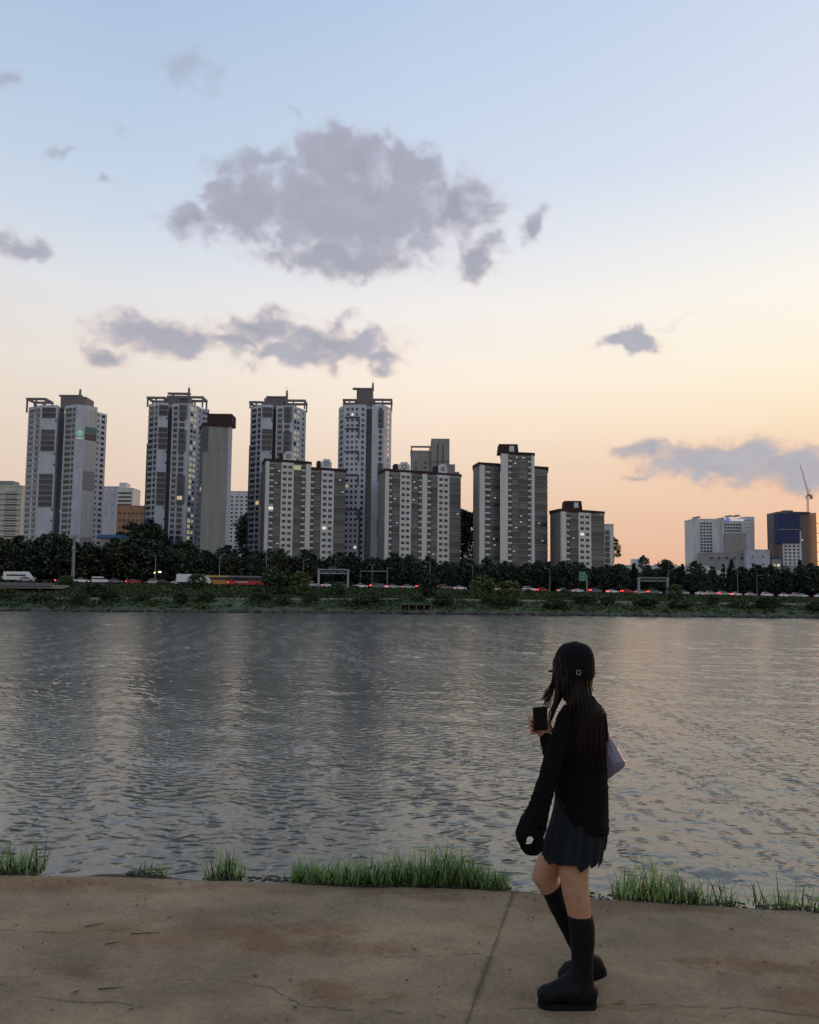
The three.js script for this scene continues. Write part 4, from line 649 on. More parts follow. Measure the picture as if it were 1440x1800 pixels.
  for (const y of [6.9, 6.0, 5.2]) part(pn, 'sign_lettering', bx(-2.4, -1.0, y - 0.16, y + 0.16, 0.221, 0.24), M(0.3, 0.42, 0.38));
  const bl = plainBuilding('blue_roofed_shed', 'low shed with a bright blue roof among the trees', 'shed', -127, -119.5, -330, 10, 25.6, W.grey, 1, 3, {}); part(bl, 'roof', bx(-4.6, 4.6, 19.9, 21.4, -10, 1), M(0.03, 0.10, 0.22, 0.6));
}

// ---------- traffic ----------
const tyreMat = M(0.012, 0.012, 0.012, 0.9), autoGlass = M(0.02, 0.022, 0.026, 0.12), tailMat = glow(1, 0.045, 0.035, 4), tailDim = glow(1, 0.06, 0.04, 1.1), headMat = M(0.5, 0.5, 0.5, 0.2);
const PAINT = { white: M(0.72, 0.72, 0.72, 0.3), silver: M(0.42, 0.43, 0.45, 0.3), grey: M(0.15, 0.155, 0.165, 0.3), black: M(0.02, 0.02, 0.022, 0.25), red: M(0.35, 0.03, 0.03, 0.35), blue: M(0.05, 0.08, 0.2, 0.3) };
function profile(pts, w, bev = 0.06) { const s = new THREE.Shape(pts.map((p) => new THREE.Vector2(...p))), g = new THREE.ExtrudeGeometry(s, { depth: w - 2 * bev, bevelEnabled: true, bevelThickness: bev, bevelSize: bev, bevelSegments: 2 }); g.translate(0, 0, -w / 2 + bev); return g; }
const wheelGeo = (() => { const g = new THREE.CylinderGeometry(0.33, 0.33, 0.24, 16); g.rotateX(Math.PI / 2); return g; })();
const AUTO = {
  sedan: { body: profile([[-2.2, 0.32], [-2.28, 0.75], [-2.1, 0.92], [-1.0, 0.98], [1.0, 0.94], [2.05, 0.78], [2.22, 0.55], [2.15, 0.32]], 1.78), cab: profile([[-1.75, 0.98], [-1.05, 1.38], [0.25, 1.42], [1.15, 0.96]], 1.5, 0.08), roof: profile([[-1.1, 1.36], [-0.95, 1.46], [0.15, 1.48], [0.35, 1.4]], 1.42, 0.05), wx: 1.38, tail: [-2.27, 0.76], head: [2.15, 0.68] },
  suv: { body: profile([[-2.2, 0.4], [-2.28, 0.95], [-2.1, 1.1], [1.0, 1.1], [2.1, 0.98], [2.25, 0.6], [2.15, 0.4]], 1.86), cab: profile([[-2.08, 1.12], [-1.8, 1.6], [0.35, 1.64], [1.1, 1.1]], 1.6, 0.08), roof: profile([[-1.9, 1.56], [-1.75, 1.72], [0.2, 1.72], [0.45, 1.62]], 1.54, 0.05), wx: 1.4, tail: [-2.27, 0.98], head: [2.15, 0.85] },
  van: { body: profile([[-2.5, 0.4], [-2.55, 1.15], [1.6, 1.12], [2.4, 1.0], [2.5, 0.6], [2.4, 0.4]], 1.9), cab: profile([[-2.48, 1.14], [-2.4, 1.72], [0.9, 1.76], [1.75, 1.12]], 1.72, 0.08), roof: profile([[-2.46, 1.7], [-2.38, 1.98], [0.6, 1.98], [1.05, 1.74]], 1.76, 0.06), wx: 1.6, tail: [-2.53, 1.1], head: [2.4, 0.85] }
};
function car(type, colour, x, off, label, lamp = 1, group) {
  const A = AUTO[type], dz = (roadZ(x + 3) - roadZ(x - 3)) / 6, t = thing('car', label, type === 'van' ? 'van' : 'car', [x, roadY(x) + 0.06, roadZ(x) + off], Math.atan2(-dz, 1) + (off < 0 ? Math.PI : 0), group), m = PAINT[colour];
  part(t, 'body', A.body, m); part(t, 'window_glass', A.cab, autoGlass); part(t, 'roof', A.roof, m);
  for (const sx of [-1, 1]) for (const sz of [-1, 1]) part(t, 'wheel', wheelGeo, tyreMat, [sx * A.wx, 0.33, sz * 0.8]);
  const L = lamp === 2 ? tailMat : tailDim; for (const s of [-1, 1]) { part(t, 'tail_light', box(0.22, lamp === 2 ? 0.36 : 0.2, 0.5), L, [A.tail[0], A.tail[1], s * 0.66]); part(t, 'headlight', box(0.16, 0.14, 0.42), headMat, [A.head[0], A.head[1], s * 0.62]); }
  return t;
}
// x along the road, offset across it, type, colour, lamp, where it is
const CARS = [
  [-113.6, 6, 'sedan', 'silver', 1, 'silver car on the ramp bridge nearest the edge'], [-105.5, 2, 'sedan', 'grey', 2, 'grey car with red brake lights just left of the thick pole'], [-99, 6, 'sedan', 'white', 1, 'white car right beside the thick pole'], [-95.4, 2, 'van', 'white', 1, 'white van to the right of the thick pole'],
  [-90, 6, 'sedan', 'grey', 1, 'grey car right of the white van'], [-85, 6, 'sedan', 'red', 2, 'red car below the lit street lamp'], [-80, 2, 'suv', 'silver', 1, 'silver car behind the red car'], [-76.5, 6, 'sedan', 'black', 1, 'black car just left of the white truck'], [-73.4, 3, 'sedan', 'white', 1, 'white car against the rear of the white truck'],
  [-33.4, 6, 'suv', 'silver', 2, 'silver car with bright brake lights between the slope shrubs'], [-33, 2, 'van', 'silver', 1, 'pale van behind the car between the slope shrubs'], [-27, 6, 'sedan', 'white', 1, 'white car entering under the first gantry'], [-22.4, 6, 'suv', 'grey', 2, 'grey car with red lights under the first gantry'], [-24, 2, 'suv', 'black', 1, 'black car in the far lane under the first gantry'],
  [-16.2, 6, 'sedan', 'white', 1, 'white car right past the first gantry'], [-10.8, 6, 'suv', 'grey', 2, 'grey car with bright brake lights under the pole frame'], [-5.4, 6, 'sedan', 'silver', 2, 'silver car with brake lights leaving the pole frame'], [-9, 2, 'sedan', 'white', 1, 'white car in the far lane under the pole frame'], [-0.4, 6, 'sedan', 'silver', 1, 'silver car left of the loose dark sapling'], [4.8, 6, 'suv', 'black', 2, 'dark car with brightest brake lights beside the sapling'],
  [12.4, 6, 'suv', 'grey', 2, 'grey car with red lights right of the sapling'], [17.9, 6, 'sedan', 'white', 1, 'white car left of the twin bushes'], [33, 6, 'sedan', 'white', 1, 'white car over the wide light green bush'], [38, 2, 'sedan', 'silver', 1, 'silver car in the far lane past the twin bushes'], [43.4, 6, 'suv', 'white', 1, 'white car between the bushes and the green sign'], [48.6, 6, 'sedan', 'red', 2, 'reddish car with lit tail following a white car'],
  [56.7, 6, 'sedan', 'white', 1, 'white car approaching the green road sign'], [62.5, 6, 'sedan', 'white', 1, 'white car right at the green road sign'], [69.5, 6, 'suv', 'grey', 2, 'grey car with vivid brake lights past the green sign'], [76.5, 6, 'sedan', 'white', 2, 'white car with brake lights before the second gantry'], [82.5, 6, 'suv', 'red', 2, 'dark red car entering under the second gantry'], [88, 6, 'sedan', 'silver', 1, 'silver car under the second gantry'], [93.4, 6, 'suv', 'grey', 2, 'grey car at the right leg of the second gantry'], [96, 2, 'sedan', 'white', 1, 'white car in the far lane at the second gantry'],
  [102.5, 6, 'sedan', 'white', 1, 'white car just past the second gantry'], [108, 2, 'suv', 'silver', 1, 'silver car far lane right of the second gantry'], [114.4, 6, 'sedan', 'white', 1, 'white car left of the brake-lit pair'], [120, 3, 'suv', 'silver', 1, 'silver car behind the brake-lit pair'], [124.4, 6, 'suv', 'silver', 2, 'silver car with bright brake lights, first of the pair'], [130.2, 6, 'sedan', 'white', 2, 'white car with bright brake lights, second of the pair'],
  [137, 6, 'sedan', 'silver', 1, 'silver car under the lamp by the spire trees'], [144.6, 6, 'suv', 'white', 1, 'white tall car after the spire trees'], [153, 6, 'sedan', 'white', 1, 'white car below the lit shop'], [159, 6, 'suv', 'silver', 1, 'silver car below the construction tower'], [163.5, 3, 'sedan', 'white', 1, 'white car behind the silver one below the construction tower'], [170.5, 6, 'sedan', 'white', 1, 'white car at the right picture edge']
];
for (const [x, off, t, c, lamp, label] of CARS) car(t, c, x, off, label, lamp);
{ // larger vehicles
  const place = (x, off) => { const dz = (roadZ(x + 3) - roadZ(x - 3)) / 6; return [[x, roadY(x) + 0.06, roadZ(x) + off], Math.atan2(-dz, 1)]; };
  const wheels = (t, xs, r = 0.48, w = 1.1) => { for (const x of xs) for (const s of [-1, 1]) part(t, 'wheel', wheelGeo, tyreMat, [x, r, s * w]).scale.setScalar(r / 0.33); };
  { const [p, a] = place(-68, 6), t = thing('box_truck', 'white box truck half hidden by a bush', 'truck', p, a); part(t, 'cargo_box', profile([[-5.2, 0.9], [-5.2, 3.3], [3.0, 3.3], [3.0, 0.9]], 2.4, 0.05), PAINT.white); part(t, 'cab', profile([[3.2, 0.6], [3.2, 2.6], [4.3, 2.6], [5.0, 1.7], [5.1, 0.6]], 2.2, 0.08), PAINT.white); part(t, 'windscreen', profile([[4.0, 1.6], [4.25, 2.4], [4.5, 2.4], [4.98, 1.6]], 2.05, 0.02), autoGlass); part(t, 'chassis', bx(-5, 4.8, 0.5, 0.88, -0.9, 0.9), darkSteel); wheels(t, [-3.6, -2.6, 3.9]); }
  const bus = (x, off, label, col, stripe, len) => { const [p, a] = place(x, off), t = thing('coach_bus', label, 'bus', p, a), h = len / 2; part(t, 'lower_body', profile([[-h, 0.4], [-h - 0.05, 1.6], [h - 0.1, 1.6], [h + 0.05, 0.9], [h, 0.4]], 2.5, 0.06), col); part(t, 'window_band', profile([[-h, 1.62], [-h + 0.1, 2.7], [h - 0.6, 2.7], [h - 0.15, 1.62]], 2.46, 0.05), autoGlass); part(t, 'roof', profile([[-h + 0.05, 2.72], [-h + 0.3, 3.1], [h - 0.9, 3.1], [h - 0.6, 2.72]], 2.44, 0.06), stripe); part(t, 'windscreen', profile([[h - 0.55, 1.65], [h - 0.75, 2.8], [h - 0.6, 2.8], [h - 0.05, 1.65]], 2.3, 0.02), autoGlass); wheels(t, [-h + 2.4, h - 2.2]); for (const s of [-1, 1]) part(t, 'tail_light', box(0.12, 0.4, 0.3), tailMat, [-h - 0.1, 1.1, s]); return t; };
  bus(-60.6, 3, 'orange coach behind the red bus', M(0.50, 0.24, 0.05, 0.4), M(0.55, 0.36, 0.14, 0.4), 11);
  const rb = bus(-52.4, 6.4, 'red coach with white lettering on its side', M(0.42, 0.025, 0.03, 0.4), PAINT.grey, 11); part(rb, 'side_lettering', merge(Array.from({ length: 7 }, (_, i) => bx(-3.3 + i * 0.55, -2.95 + i * 0.55, 1.0, 1.35, 1.255, 1.275))), M(0.7, 0.7, 0.7));
  { const [p, a] = place(-117, 2.5), t = thing('camper_van', 'long white camper on the ramp at the picture edge', 'camper', p, a); part(t, 'body', profile([[-4, 0.6], [-4, 2.9], [2.6, 3.0], [3.4, 2.0], [3.9, 1.3], [3.9, 0.6]], 2.3, 0.08), PAINT.white); part(t, 'window_band', bx(-3.2, 2, 1.7, 2.2, 1.14, 1.17), autoGlass); part(t, 'windscreen', profile([[2.75, 2.0], [2.7, 2.75], [3.0, 2.5], [3.5, 1.9]], 2.1, 0.02), autoGlass); wheels(t, [-2.4, 2.6], 0.4, 1.0); }
  for (const [x, c, n] of [[27, 'white', 'winged block'], [38, 'silver', 'winged block'], [45, 'white', 'winged block'], [52, 'grey', 'winged block'], [16, 'white', 'wide white block'], [-88, 'silver', 'emblem tower'], [-93, 'white', 'emblem tower']]) car('suv', c, x, -21, `${c} parked car half hidden under the trees below the ${n}${x === 45 ? ', right one' : ''}`, 1);
}

// ---------- weeds along the walkway edge ----------
const bladeMat = [leafMat(0.18, 0.27, 0.055), leafMat(0.12, 0.20, 0.045), leafMat(0.23, 0.31, 0.07), leafMat(0.25, 0.21, 0.10)];
function blades(seed, n, x0, x1, h0, h1, lean, back = 0.22, profileFn = () => 1) {
  const r = rng(seed), pos = [], nor = [], S = 5, v = new THREE.Vector3();
  for (let i = 0; i < n; i++) {
    const u = r(), x = mixv(x0, x1, u), ed = edgeZ(x), z = ed + 0.015 - back * r(), a = r() * 6.283, L = mixv(h0 * 0.5, h1, r() ** 1.7) * profileFn(u) * (0.55 + 0.6 * fbm(x * 7 + 3, 2, 2)), bend = lean * (0.3 + 2.2 * r() * r()), w = 0.003 + 0.0036 * r(), y = 2.95, dx = Math.cos(a), dz = Math.sin(a) * 0.8, tx = -dz, tz = dx;
    let px = x, py = y, pz = z, ang = 0.12 + 0.3 * r(); const rows = [];
    for (let s = 0; s <= S; s++) { const ww = w * (1 - (s / S) ** 1.6) + 0.0004; rows.push([px - tx * ww, py, pz - tz * ww, px + tx * ww, py, pz + tz * ww]); const st = L / S; px += dx * Math.sin(ang) * st; pz += dz * Math.sin(ang) * st; py += Math.cos(ang) * st; ang += bend / S * (0.6 + s * 0.35); }
    for (let s = 0; s < S; s++) { const A = rows[s], B = rows[s + 1]; pos.push(A[0], A[1], A[2], A[3], A[4], A[5], B[3], B[4], B[5], A[0], A[1], A[2], B[3], B[4], B[5], B[0], B[1], B[2]); for (let k = 0; k < 6; k++) { v.set(-dx * 0.5, 0.75, -dz * 0.5 + 0.3).normalize(); nor.push(v.x, v.y, v.z); } }
  }
  const g = new THREE.BufferGeometry(); g.setAttribute('position', new THREE.Float32BufferAttribute(pos, 3)); g.setAttribute('normal', new THREE.Float32BufferAttribute(nor, 3)); g.setAttribute('uv', new THREE.Float32BufferAttribute(new Float32Array(pos.length / 3 * 2), 2)); return g;
}
const soilMat = M(0.045, 0.032, 0.022, 0.95);
function tuft(label, x0, x1, n, h0, h1, lean, { dead = 0.08, soil = true, mat = 0, peak } = {}) {
  const t = thing('grass_tuft', label, 'grass', [0, 0, 0]), sd = Math.round((x0 + 9) * 100);
  for (const m of [part(t, 'green_blades', blades(sd, n, x0, x1, h0, h1, lean, 0.24, peak), bladeMat[mat]), part(t, 'young_blades', blades(sd + 1, Math.round(n * 0.5), x0, x1, h0, h1 * 0.9, lean, 0.16, peak), bladeMat[(mat + 1) % 3]), part(t, 'dry_blades', blades(sd + 2, Math.max(6, Math.round(n * dead)), x0 - 0.02, x1 + 0.02, h0 * 0.8, h1 * 0.7, lean * 1.6, 0.12, peak), bladeMat[3])]) m.userData.kind = 'stuff';
  if (soil) { const r = rng(sd + 5), L = []; const m = Math.max(5, Math.round((x1 - x0) * 190)); for (let i = 0; i < m; i++) { const x = mixv(x0 - 0.02, x1 + 0.02, r()), g = new THREE.IcosahedronGeometry(0.005 + 0.009 * r() * r(), 1); g.scale(1.7, 0.6, 1); g.translate(x, 3.0 + 0.002, edgeZ(x) + 0.03 - 0.1 * r()); L.push(g); } part(t, 'root_soil', merge(L), soilMat).userData.kind = 'stuff'; }
  return t;
}
const hump = (a, b) => (u) => 0.55 + 0.45 * Math.max(0, Math.sin(Math.PI * mixv(a, b, u)));
tuft('grass clump cut off by the left picture edge', -2.82, -2.5, 200, 0.14, 0.44, 0.8, { peak: hump(0, 0.8) }); tuft('low withered tuft between the two left grass clumps', -1.86, -1.62, 60, 0.05, 0.16, 1.1, { dead: 0.8 }); tuft('small upright grass clump left of the long grass bank', -1.33, -1.09, 150, 0.1, 0.32, 0.8, { peak: hump(0.1, 0.9) });
tuft('left half of the long dense grass bank at the edge', -0.76, -0.04, 1100, 0.1, 0.28, 1.0, { peak: hump(0.1, 0.7) }); tuft('taller right half of the long dense grass bank', -0.06, 0.66, 1200, 0.13, 0.4, 1.0, { peak: hump(0.25, 1) });
tuft('broad bright grass clump right of the woman', 1.34, 1.86, 420, 0.14, 0.46, 0.9, { mat: 2, peak: hump(0.15, 0.95) }); tuft('sparse weed beside the broad bright grass clump', 1.88, 2.08, 50, 0.08, 0.26, 1.2, { mat: 1 }); tuft('thin grass at the right picture edge', 2.16, 2.64, 120, 0.1, 0.32, 1.2, { mat: 2, dead: 0.3 });
tuft('a few low blades in the gap left of the long grass', -1.04, -0.8, 26, 0.02, 0.07, 1.1, { dead: 0.5 }); tuft('short stray grass just right of the woman', 1.12, 1.3, 26, 0.03, 0.1, 1.3, { dead: 0.5 });

// ---------- fallen leaves and twigs ----------
const litter = [M(0.06, 0.035, 0.02, 0.9), M(0.035, 0.028, 0.022, 0.9), M(0.10, 0.055, 0.025, 0.9)];
function leafGeo(seed) { const r = rng(seed), s = new THREE.Shape(); s.moveTo(-1, 0); s.bezierCurveTo(-0.5, 0.5, 0.3, 0.5, 1, 0.05); s.bezierCurveTo(0.3, -0.45, -0.5, -0.5, -1, 0); const g = new THREE.ExtrudeGeometry(s, { depth: 0.06, bevelEnabled: false, curveSegments: 6 }); g.rotateX(-Math.PI / 2); const p = g.attributes.position, a = r() * 0.5 + 0.3; for (let i = 0; i < p.count; i++) p.setY(i, p.getY(i) + a * p.getX(i) ** 2 * 0.5 + Math.abs(p.getZ(i)) * a); g.computeVertexNormals(); return g; }
const leafG = [leafGeo(1), leafGeo(2), leafGeo(3)];
const LITTER = [[-1.62, -5.01, 'near the left part of the edge'], [-1.46, -5.37, 'beside the walkway edge by the withered tuft'], [-1.24, -3.8, 'largest and darkest, at the bottom left'], [-0.74, -4.13, 'curled, in front of the long crack'], [-0.56, -4.1, 'right of the curled one before the long crack'], [-1.37, -4.83, 'in the middle of the left slab'], [-0.78, -4.9, 'below the small upright grass clump'], [0.49, -5.18, 'on the stain below the long grass'], [0.53, -4.23, 'in front of the woman near the joint'], [0.05, -4.45, 'left of the slab joint'], [1.87, -4.34, 'on the brown stain at right'], [-1.55, -3.95, 'on the curved crack at bottom left'], [1.86, -4.75, 'alone on the right slab'], [-0.5, -3.83, 'at the bottom beside the second crack'], [0.4, -4.53, 'touching the slab joint']];
LITTER.forEach(([x, z, where], i) => { const r = rng(700 + i), s = 0.011 + 0.012 * r(); const t = thing('fallen_leaf', `small dry brown leaf ${where}`, 'leaf', [x, 3.004, z], r() * 6); part(t, 'blade', leafG[i % 3], litter[i % 3]).scale.setScalar(s); part(t, 'stalk', cyl([s, 0.002, 0], [s * 1.6, 0.004, s * 0.2], 0.0009, 0.0006, 5), litter[1]); });
[[-1.76, -4.71, 0.5, 0.05, 'forked twig lying on the left slab'], [-1.44, -4.61, 0.1, 0.075, 'longest dark twig on the left slab'], [-1.57, -4.48, 0.3, 0.04, 'short twig below the forked one'], [-1.4, -3.99, 0.1, 0.06, 'thin twig near the curved crack']].forEach(([x, z, a, L, label], i) => { const t = thing('fallen_twig', label, 'twig', [x, 3.006, z], a); part(t, 'stick', merge([cyl([-L, 0, 0], [L * 0.2, 0.004, 0.004], 0.003, 0.0024, 6), cyl([L * 0.2, 0.004, 0.004], [L, 0.001, -0.006], 0.0024, 0.001, 6)]), litter[1]); part(t, 'side_shoot', cyl([0, 0.003, 0], [L * 0.5, 0.003, 0.02], 0.0016, 0.0008, 5), litter[0]); });
{ // crumbs of soil scattered on the concrete
  const r = rng(801), g = new THREE.IcosahedronGeometry(1, 0), m = new THREE.InstancedMesh(g, M(0.07, 0.05, 0.035, 0.95), 900), q = new THREE.Matrix4(); m.name = 'soil_crumbs'; m.userData = { kind: 'stuff', label: 'crumbs of soil scattered over the concrete walkway', category: 'soil' };
  for (let i = 0; i < 900; i++) { const x = -3 + 6 * r(), e = edgeZ(x), z = r() < 0.45 ? e + 0.02 + 0.25 * r() * r() : mixv(e, -3.4, r()), s = 0.0012 + 0.004 * r() ** 4; q.compose(new THREE.Vector3(x, 3.001, z), new THREE.Quaternion().setFromEuler(new THREE.Euler(r() * 3, r() * 6, 0)), new THREE.Vector3(s * 1.4, s * 0.7, s)); m.setMatrixAt(i, q); } m.castShadow = m.receiveShadow = true; scene.add(m);
}

// ---------- the woman ----------
// surface of a signed distance field, on a grid of the given cell
function skinOf(f, [x0, y0, z0], [x1, y1, z1], c) {
  const nx = Math.ceil((x1 - x0) / c) + 1, ny = Math.ceil((y1 - y0) / c) + 1, nz = Math.ceil((z1 - z0) / c) + 1, V = new Float32Array(nx * ny * nz), id = (i, j, k) => (k * ny + j) * nx + i;
  for (let k = 0; k < nz; k++) for (let j = 0; j < ny; j++) for (let i = 0; i < nx; i++) V[id(i, j, k)] = f(x0 + i * c, y0 + j * c, z0 + k * c);
  const at = new Int32Array(nx * ny * nz).fill(-1), pos = [], idx = [], E = []; for (let a = 0; a < 8; a++) for (const b of [1, 2, 4]) if (!(a & b)) E.push([a, a | b]);
  for (let k = 0; k < nz - 1; k++) for (let j = 0; j < ny - 1; j++) for (let i = 0; i < nx - 1; i++) {
    const v = []; let neg = 0; for (let a = 0; a < 8; a++) { const q = V[id(i + (a & 1), j + ((a >> 1) & 1), k + (a >> 2))]; v.push(q); if (q < 0) neg++; } if (!neg || neg === 8) continue;
    let sx = 0, sy = 0, sz = 0, n = 0; for (const [a, b] of E) if ((v[a] < 0) !== (v[b] < 0)) { const t = v[a] / (v[a] - v[b]); sx += (a & 1) + t * ((b & 1) - (a & 1)); sy += ((a >> 1) & 1) + t * (((b >> 1) & 1) - ((a >> 1) & 1)); sz += (a >> 2) + t * ((b >> 2) - (a >> 2)); n++; }
    at[id(i, j, k)] = pos.length / 3; pos.push(x0 + (i + sx / n) * c, y0 + (j + sy / n) * c, z0 + (k + sz / n) * c);
  }
  const quad = (a, b, d, e, flip) => { if (a < 0 || b < 0 || d < 0 || e < 0) return; flip ? idx.push(a, e, d, a, d, b) : idx.push(a, b, d, a, d, e); };
  for (let k = 1; k < nz - 1; k++) for (let j = 1; j < ny - 1; j++) for (let i = 1; i < nx - 1; i++) {
    const q = V[id(i, j, k)] < 0;
    if (q !== V[id(i + 1, j, k)] < 0) quad(at[id(i, j - 1, k - 1)], at[id(i, j, k - 1)], at[id(i, j, k)], at[id(i, j - 1, k)], !q);
    if (q !== V[id(i, j + 1, k)] < 0) quad(at[id(i - 1, j, k - 1)], at[id(i - 1, j, k)], at[id(i, j, k)], at[id(i, j, k - 1)], !q);
    if (q !== V[id(i, j, k + 1)] < 0) quad(at[id(i - 1, j - 1, k)], at[id(i, j - 1, k)], at[id(i, j, k)], at[id(i - 1, j, k)], !q);
  }
  const g = new THREE.BufferGeometry(); g.setAttribute('position', new THREE.Float32BufferAttribute(pos, 3)); g.setIndex(idx); g.computeVertexNormals();
  const u = new Float32Array(pos.length / 3 * 2); for (let i = 0; i < pos.length / 3; i++) { u[2 * i] = Math.atan2(pos[3 * i + 2] + 0.09, pos[3 * i] - 0.05) * 0.12; u[2 * i + 1] = pos[3 * i + 1]; } g.setAttribute('uv', new THREE.BufferAttribute(u, 2)); return g;
}
const cap3 = (x, y, z, a, b, ra, rb) => { const dx = b[0] - a[0], dy = b[1] - a[1], dz = b[2] - a[2], t = clamp(((x - a[0]) * dx + (y - a[1]) * dy + (z - a[2]) * dz) / (dx * dx + dy * dy + dz * dz)); return Math.hypot(x - a[0] - t * dx, y - a[1] - t * dy, z - a[2] - t * dz) - (ra + (rb - ra) * t); };
const ell = (x, y, z, c, r) => { const a = (x - c[0]) / r[0], b = (y - c[1]) / r[1], d = (z - c[2]) / r[2], k = Math.sqrt(a * a + b * b + d * d); return (k - 1) * Math.min(...r); };
const smin = (a, b, k) => { const h = clamp(0.5 + 0.5 * (b - a) / k); return b + (a - b) * h - k * h * (1 - h); };
const chain = (P) => (x, y, z) => { let d = 9; for (let i = 1; i < P.length; i++) d = Math.min(d, cap3(x, y, z, P[i - 1], P[i], P[i - 1][3], P[i][3])); return d; };
// stacked ellipses: height, centre x, half width, centre z, half depth
function stack(R) {
  const T = (k) => R.map((q) => [q[0], q[k]]).sort((a, b) => a[0] - b[0]), t1 = T(1), t2 = T(2), t3 = T(3), t4 = T(4), lo = t1[0][0], hi = t1[t1.length - 1][0];
  return (x, y, z) => { const yy = clamp(y, lo, hi), hw = lerpTable(t2, yy), hd = lerpTable(t4, yy), a = (x - lerpTable(t1, yy)) / hw, b = (z - lerpTable(t3, yy)) / hd, d = (Math.sqrt(a * a + b * b) - 1) * Math.min(hw, hd), o = Math.max(lo - y, y - hi); return o > 0 ? Math.max(d, o) : d; };
}
{
  const person = thing('person', 'person in black cap and long dark knit walking with a phone by the water', 'person', [0.78, 3.0, -3.8755]);
  const skin = new THREE.MeshPhysicalMaterial({ color: new THREE.Color().setRGB(0.41, 0.225, 0.145), roughness: 0.6, specularIntensity: 0.6, map: dtex(256, 256, (u, v) => { const a = fbm(u * 14, v * 14, 4), b = fbm(u * 50 + 9, v * 50, 3), k = 0.86 + 0.16 * a + 0.06 * b; return [255 * clamp(k), 255 * clamp(k * (0.93 + 0.12 * fbm(u * 6 + 4, v * 6, 3))), 255 * clamp(k * (0.9 + 0.16 * fbm(u * 6 + 4, v * 6, 3)))]; }, true, 3) }), cloth = (r, g, b, rough, spec) => new THREE.MeshPhysicalMaterial({ color: new THREE.Color().setRGB(r, g, b), roughness: rough, specularIntensity: spec }), black = cloth(0.007, 0.0065, 0.007, 0.95, 0.15), hairM = cloth(0.007, 0.005, 0.0045, 0.5, 0.35), leather = cloth(0.0055, 0.0058, 0.007, 0.6, 0.28), denim = cloth(0.015, 0.018, 0.021, 0.9, 0.25);
  const knitTex = dtex(128, 128, (u, v) => { const a = Math.abs(Math.sin(u * 6.283 * 16)) * 130, b = Math.abs(Math.sin(v * 6.283 * 20 + Math.sin(u * 6.283 * 16) * 1.2)) * 110; return [a + b, a + b, a + b]; }); knitTex.repeat.set(7, 7);
  black.bumpMap = knitTex; black.bumpScale = 0.004;
  // --- body
  const legL = chain([[0.04, 0.83, -0.06, 0.078], [0.008, 0.60, -0.015, 0.068], [0.013, 0.515, 0, 0.061], [0.03, 0.42, 0, 0.054], [0.043, 0.33, 0.004, 0.05], [0.042, 0.12, 0, 0.036], [0.05, 0.06, 0, 0.035]]);
  const legR = chain([[0.03, 0.80, -0.14, 0.074], [-0.07, 0.60, -0.165, 0.066], [-0.104, 0.528, -0.17, 0.059], [-0.068, 0.468, -0.17, 0.049], [-0.03, 0.38, -0.17, 0.045], [0.085, 0.14, -0.18, 0.034], [0.11, 0.1, -0.18, 0.033]]);
  const armL = chain([[-0.01, 1.295, -0.04, 0.042], [-0.108, 1.05, 0.02, 0.034], [-0.138, 0.955, 0.03, 0.026]]), armR = chain([[0.13, 1.29, -0.14, 0.046], [-0.045, 1.125, -0.21, 0.036], [-0.082, 1.17, -0.258, 0.024]]);
  const HX = 0.033, HZ = -0.09, fx = -0.25, fz = -0.968;              // the head looks away over the water
  const hp = (side, up, fwd) => [HX + fx * fwd - fz * side, 1.548 + up, HZ + fz * fwd + fx * side];
  const body = (x, y, z) => {
    let d = 9;
    if (y < 0.95) d = Math.min(legL(x, y, z), legR(x, y, z));
    d = smin(d, ell(x, y, z, [0.05, 0.84, -0.09], [0.1, 0.13, 0.1]), 0.05); d = smin(d, ell(x, y, z, [0.05, 1.0, -0.09], [0.095, 0.16, 0.085]), 0.05); d = smin(d, ell(x, y, z, [0.055, 1.2, -0.095], [0.105, 0.15, 0.09]), 0.05);
    d = smin(d, cap3(x, y, z, [0.0, 1.295, -0.05], [0.13, 1.3, -0.13], 0.045, 0.046), 0.04); d = smin(d, Math.min(armL(x, y, z), armR(x, y, z)), 0.03);
    d = smin(d, cap3(x, y, z, [0.045, 1.3, -0.09], [0.035, 1.46, -0.09], 0.052, 0.048), 0.03);
    d = smin(d, ell(x, y, z, [HX, 1.565, HZ], [0.077, 0.1, 0.092]), 0.02); d = smin(d, ell(x, y, z, hp(0, -0.06, 0.03), [0.056, 0.06, 0.062]), 0.03);
    d = smin(d, cap3(x, y, z, hp(0, 0.01, 0.088), hp(0, -0.028, 0.108), 0.009, 0.014), 0.012); d = smin(d, ell(x, y, z, hp(0, -0.066, 0.088), [0.024, 0.009, 0.014]), 0.01); d = smin(d, ell(x, y, z, hp(0, -0.1, 0.07), [0.022, 0.016, 0.02]), 0.02);
    for (const s of [-1, 1]) { d = Math.max(d, -ell(x, y, z, hp(s * 0.032, 0.004, 0.098), [0.018, 0.011, 0.014])); d = smin(d, ell(x, y, z, [HX + s * 0.09 + 0.001, 1.527, HZ + 0.0], [0.014, 0.031, 0.02]), 0.012); }
    return d;
  };
  // a hand: palm, four fingers and thumb along given joints
  const hand = (palm, pr, fingers, thumb, wrist) => (x, y, z) => { let d = ell(x, y, z, palm, pr); d = smin(d, cap3(x, y, z, wrist, palm, 0.022, 0.019), 0.015); for (const f of fingers) d = smin(d, f(x, y, z), 0.005); return smin(d, thumb(x, y, z), 0.007); };
  const raised = (f) => (x, y, z) => f(x - 0.02, y - 0.06, z);
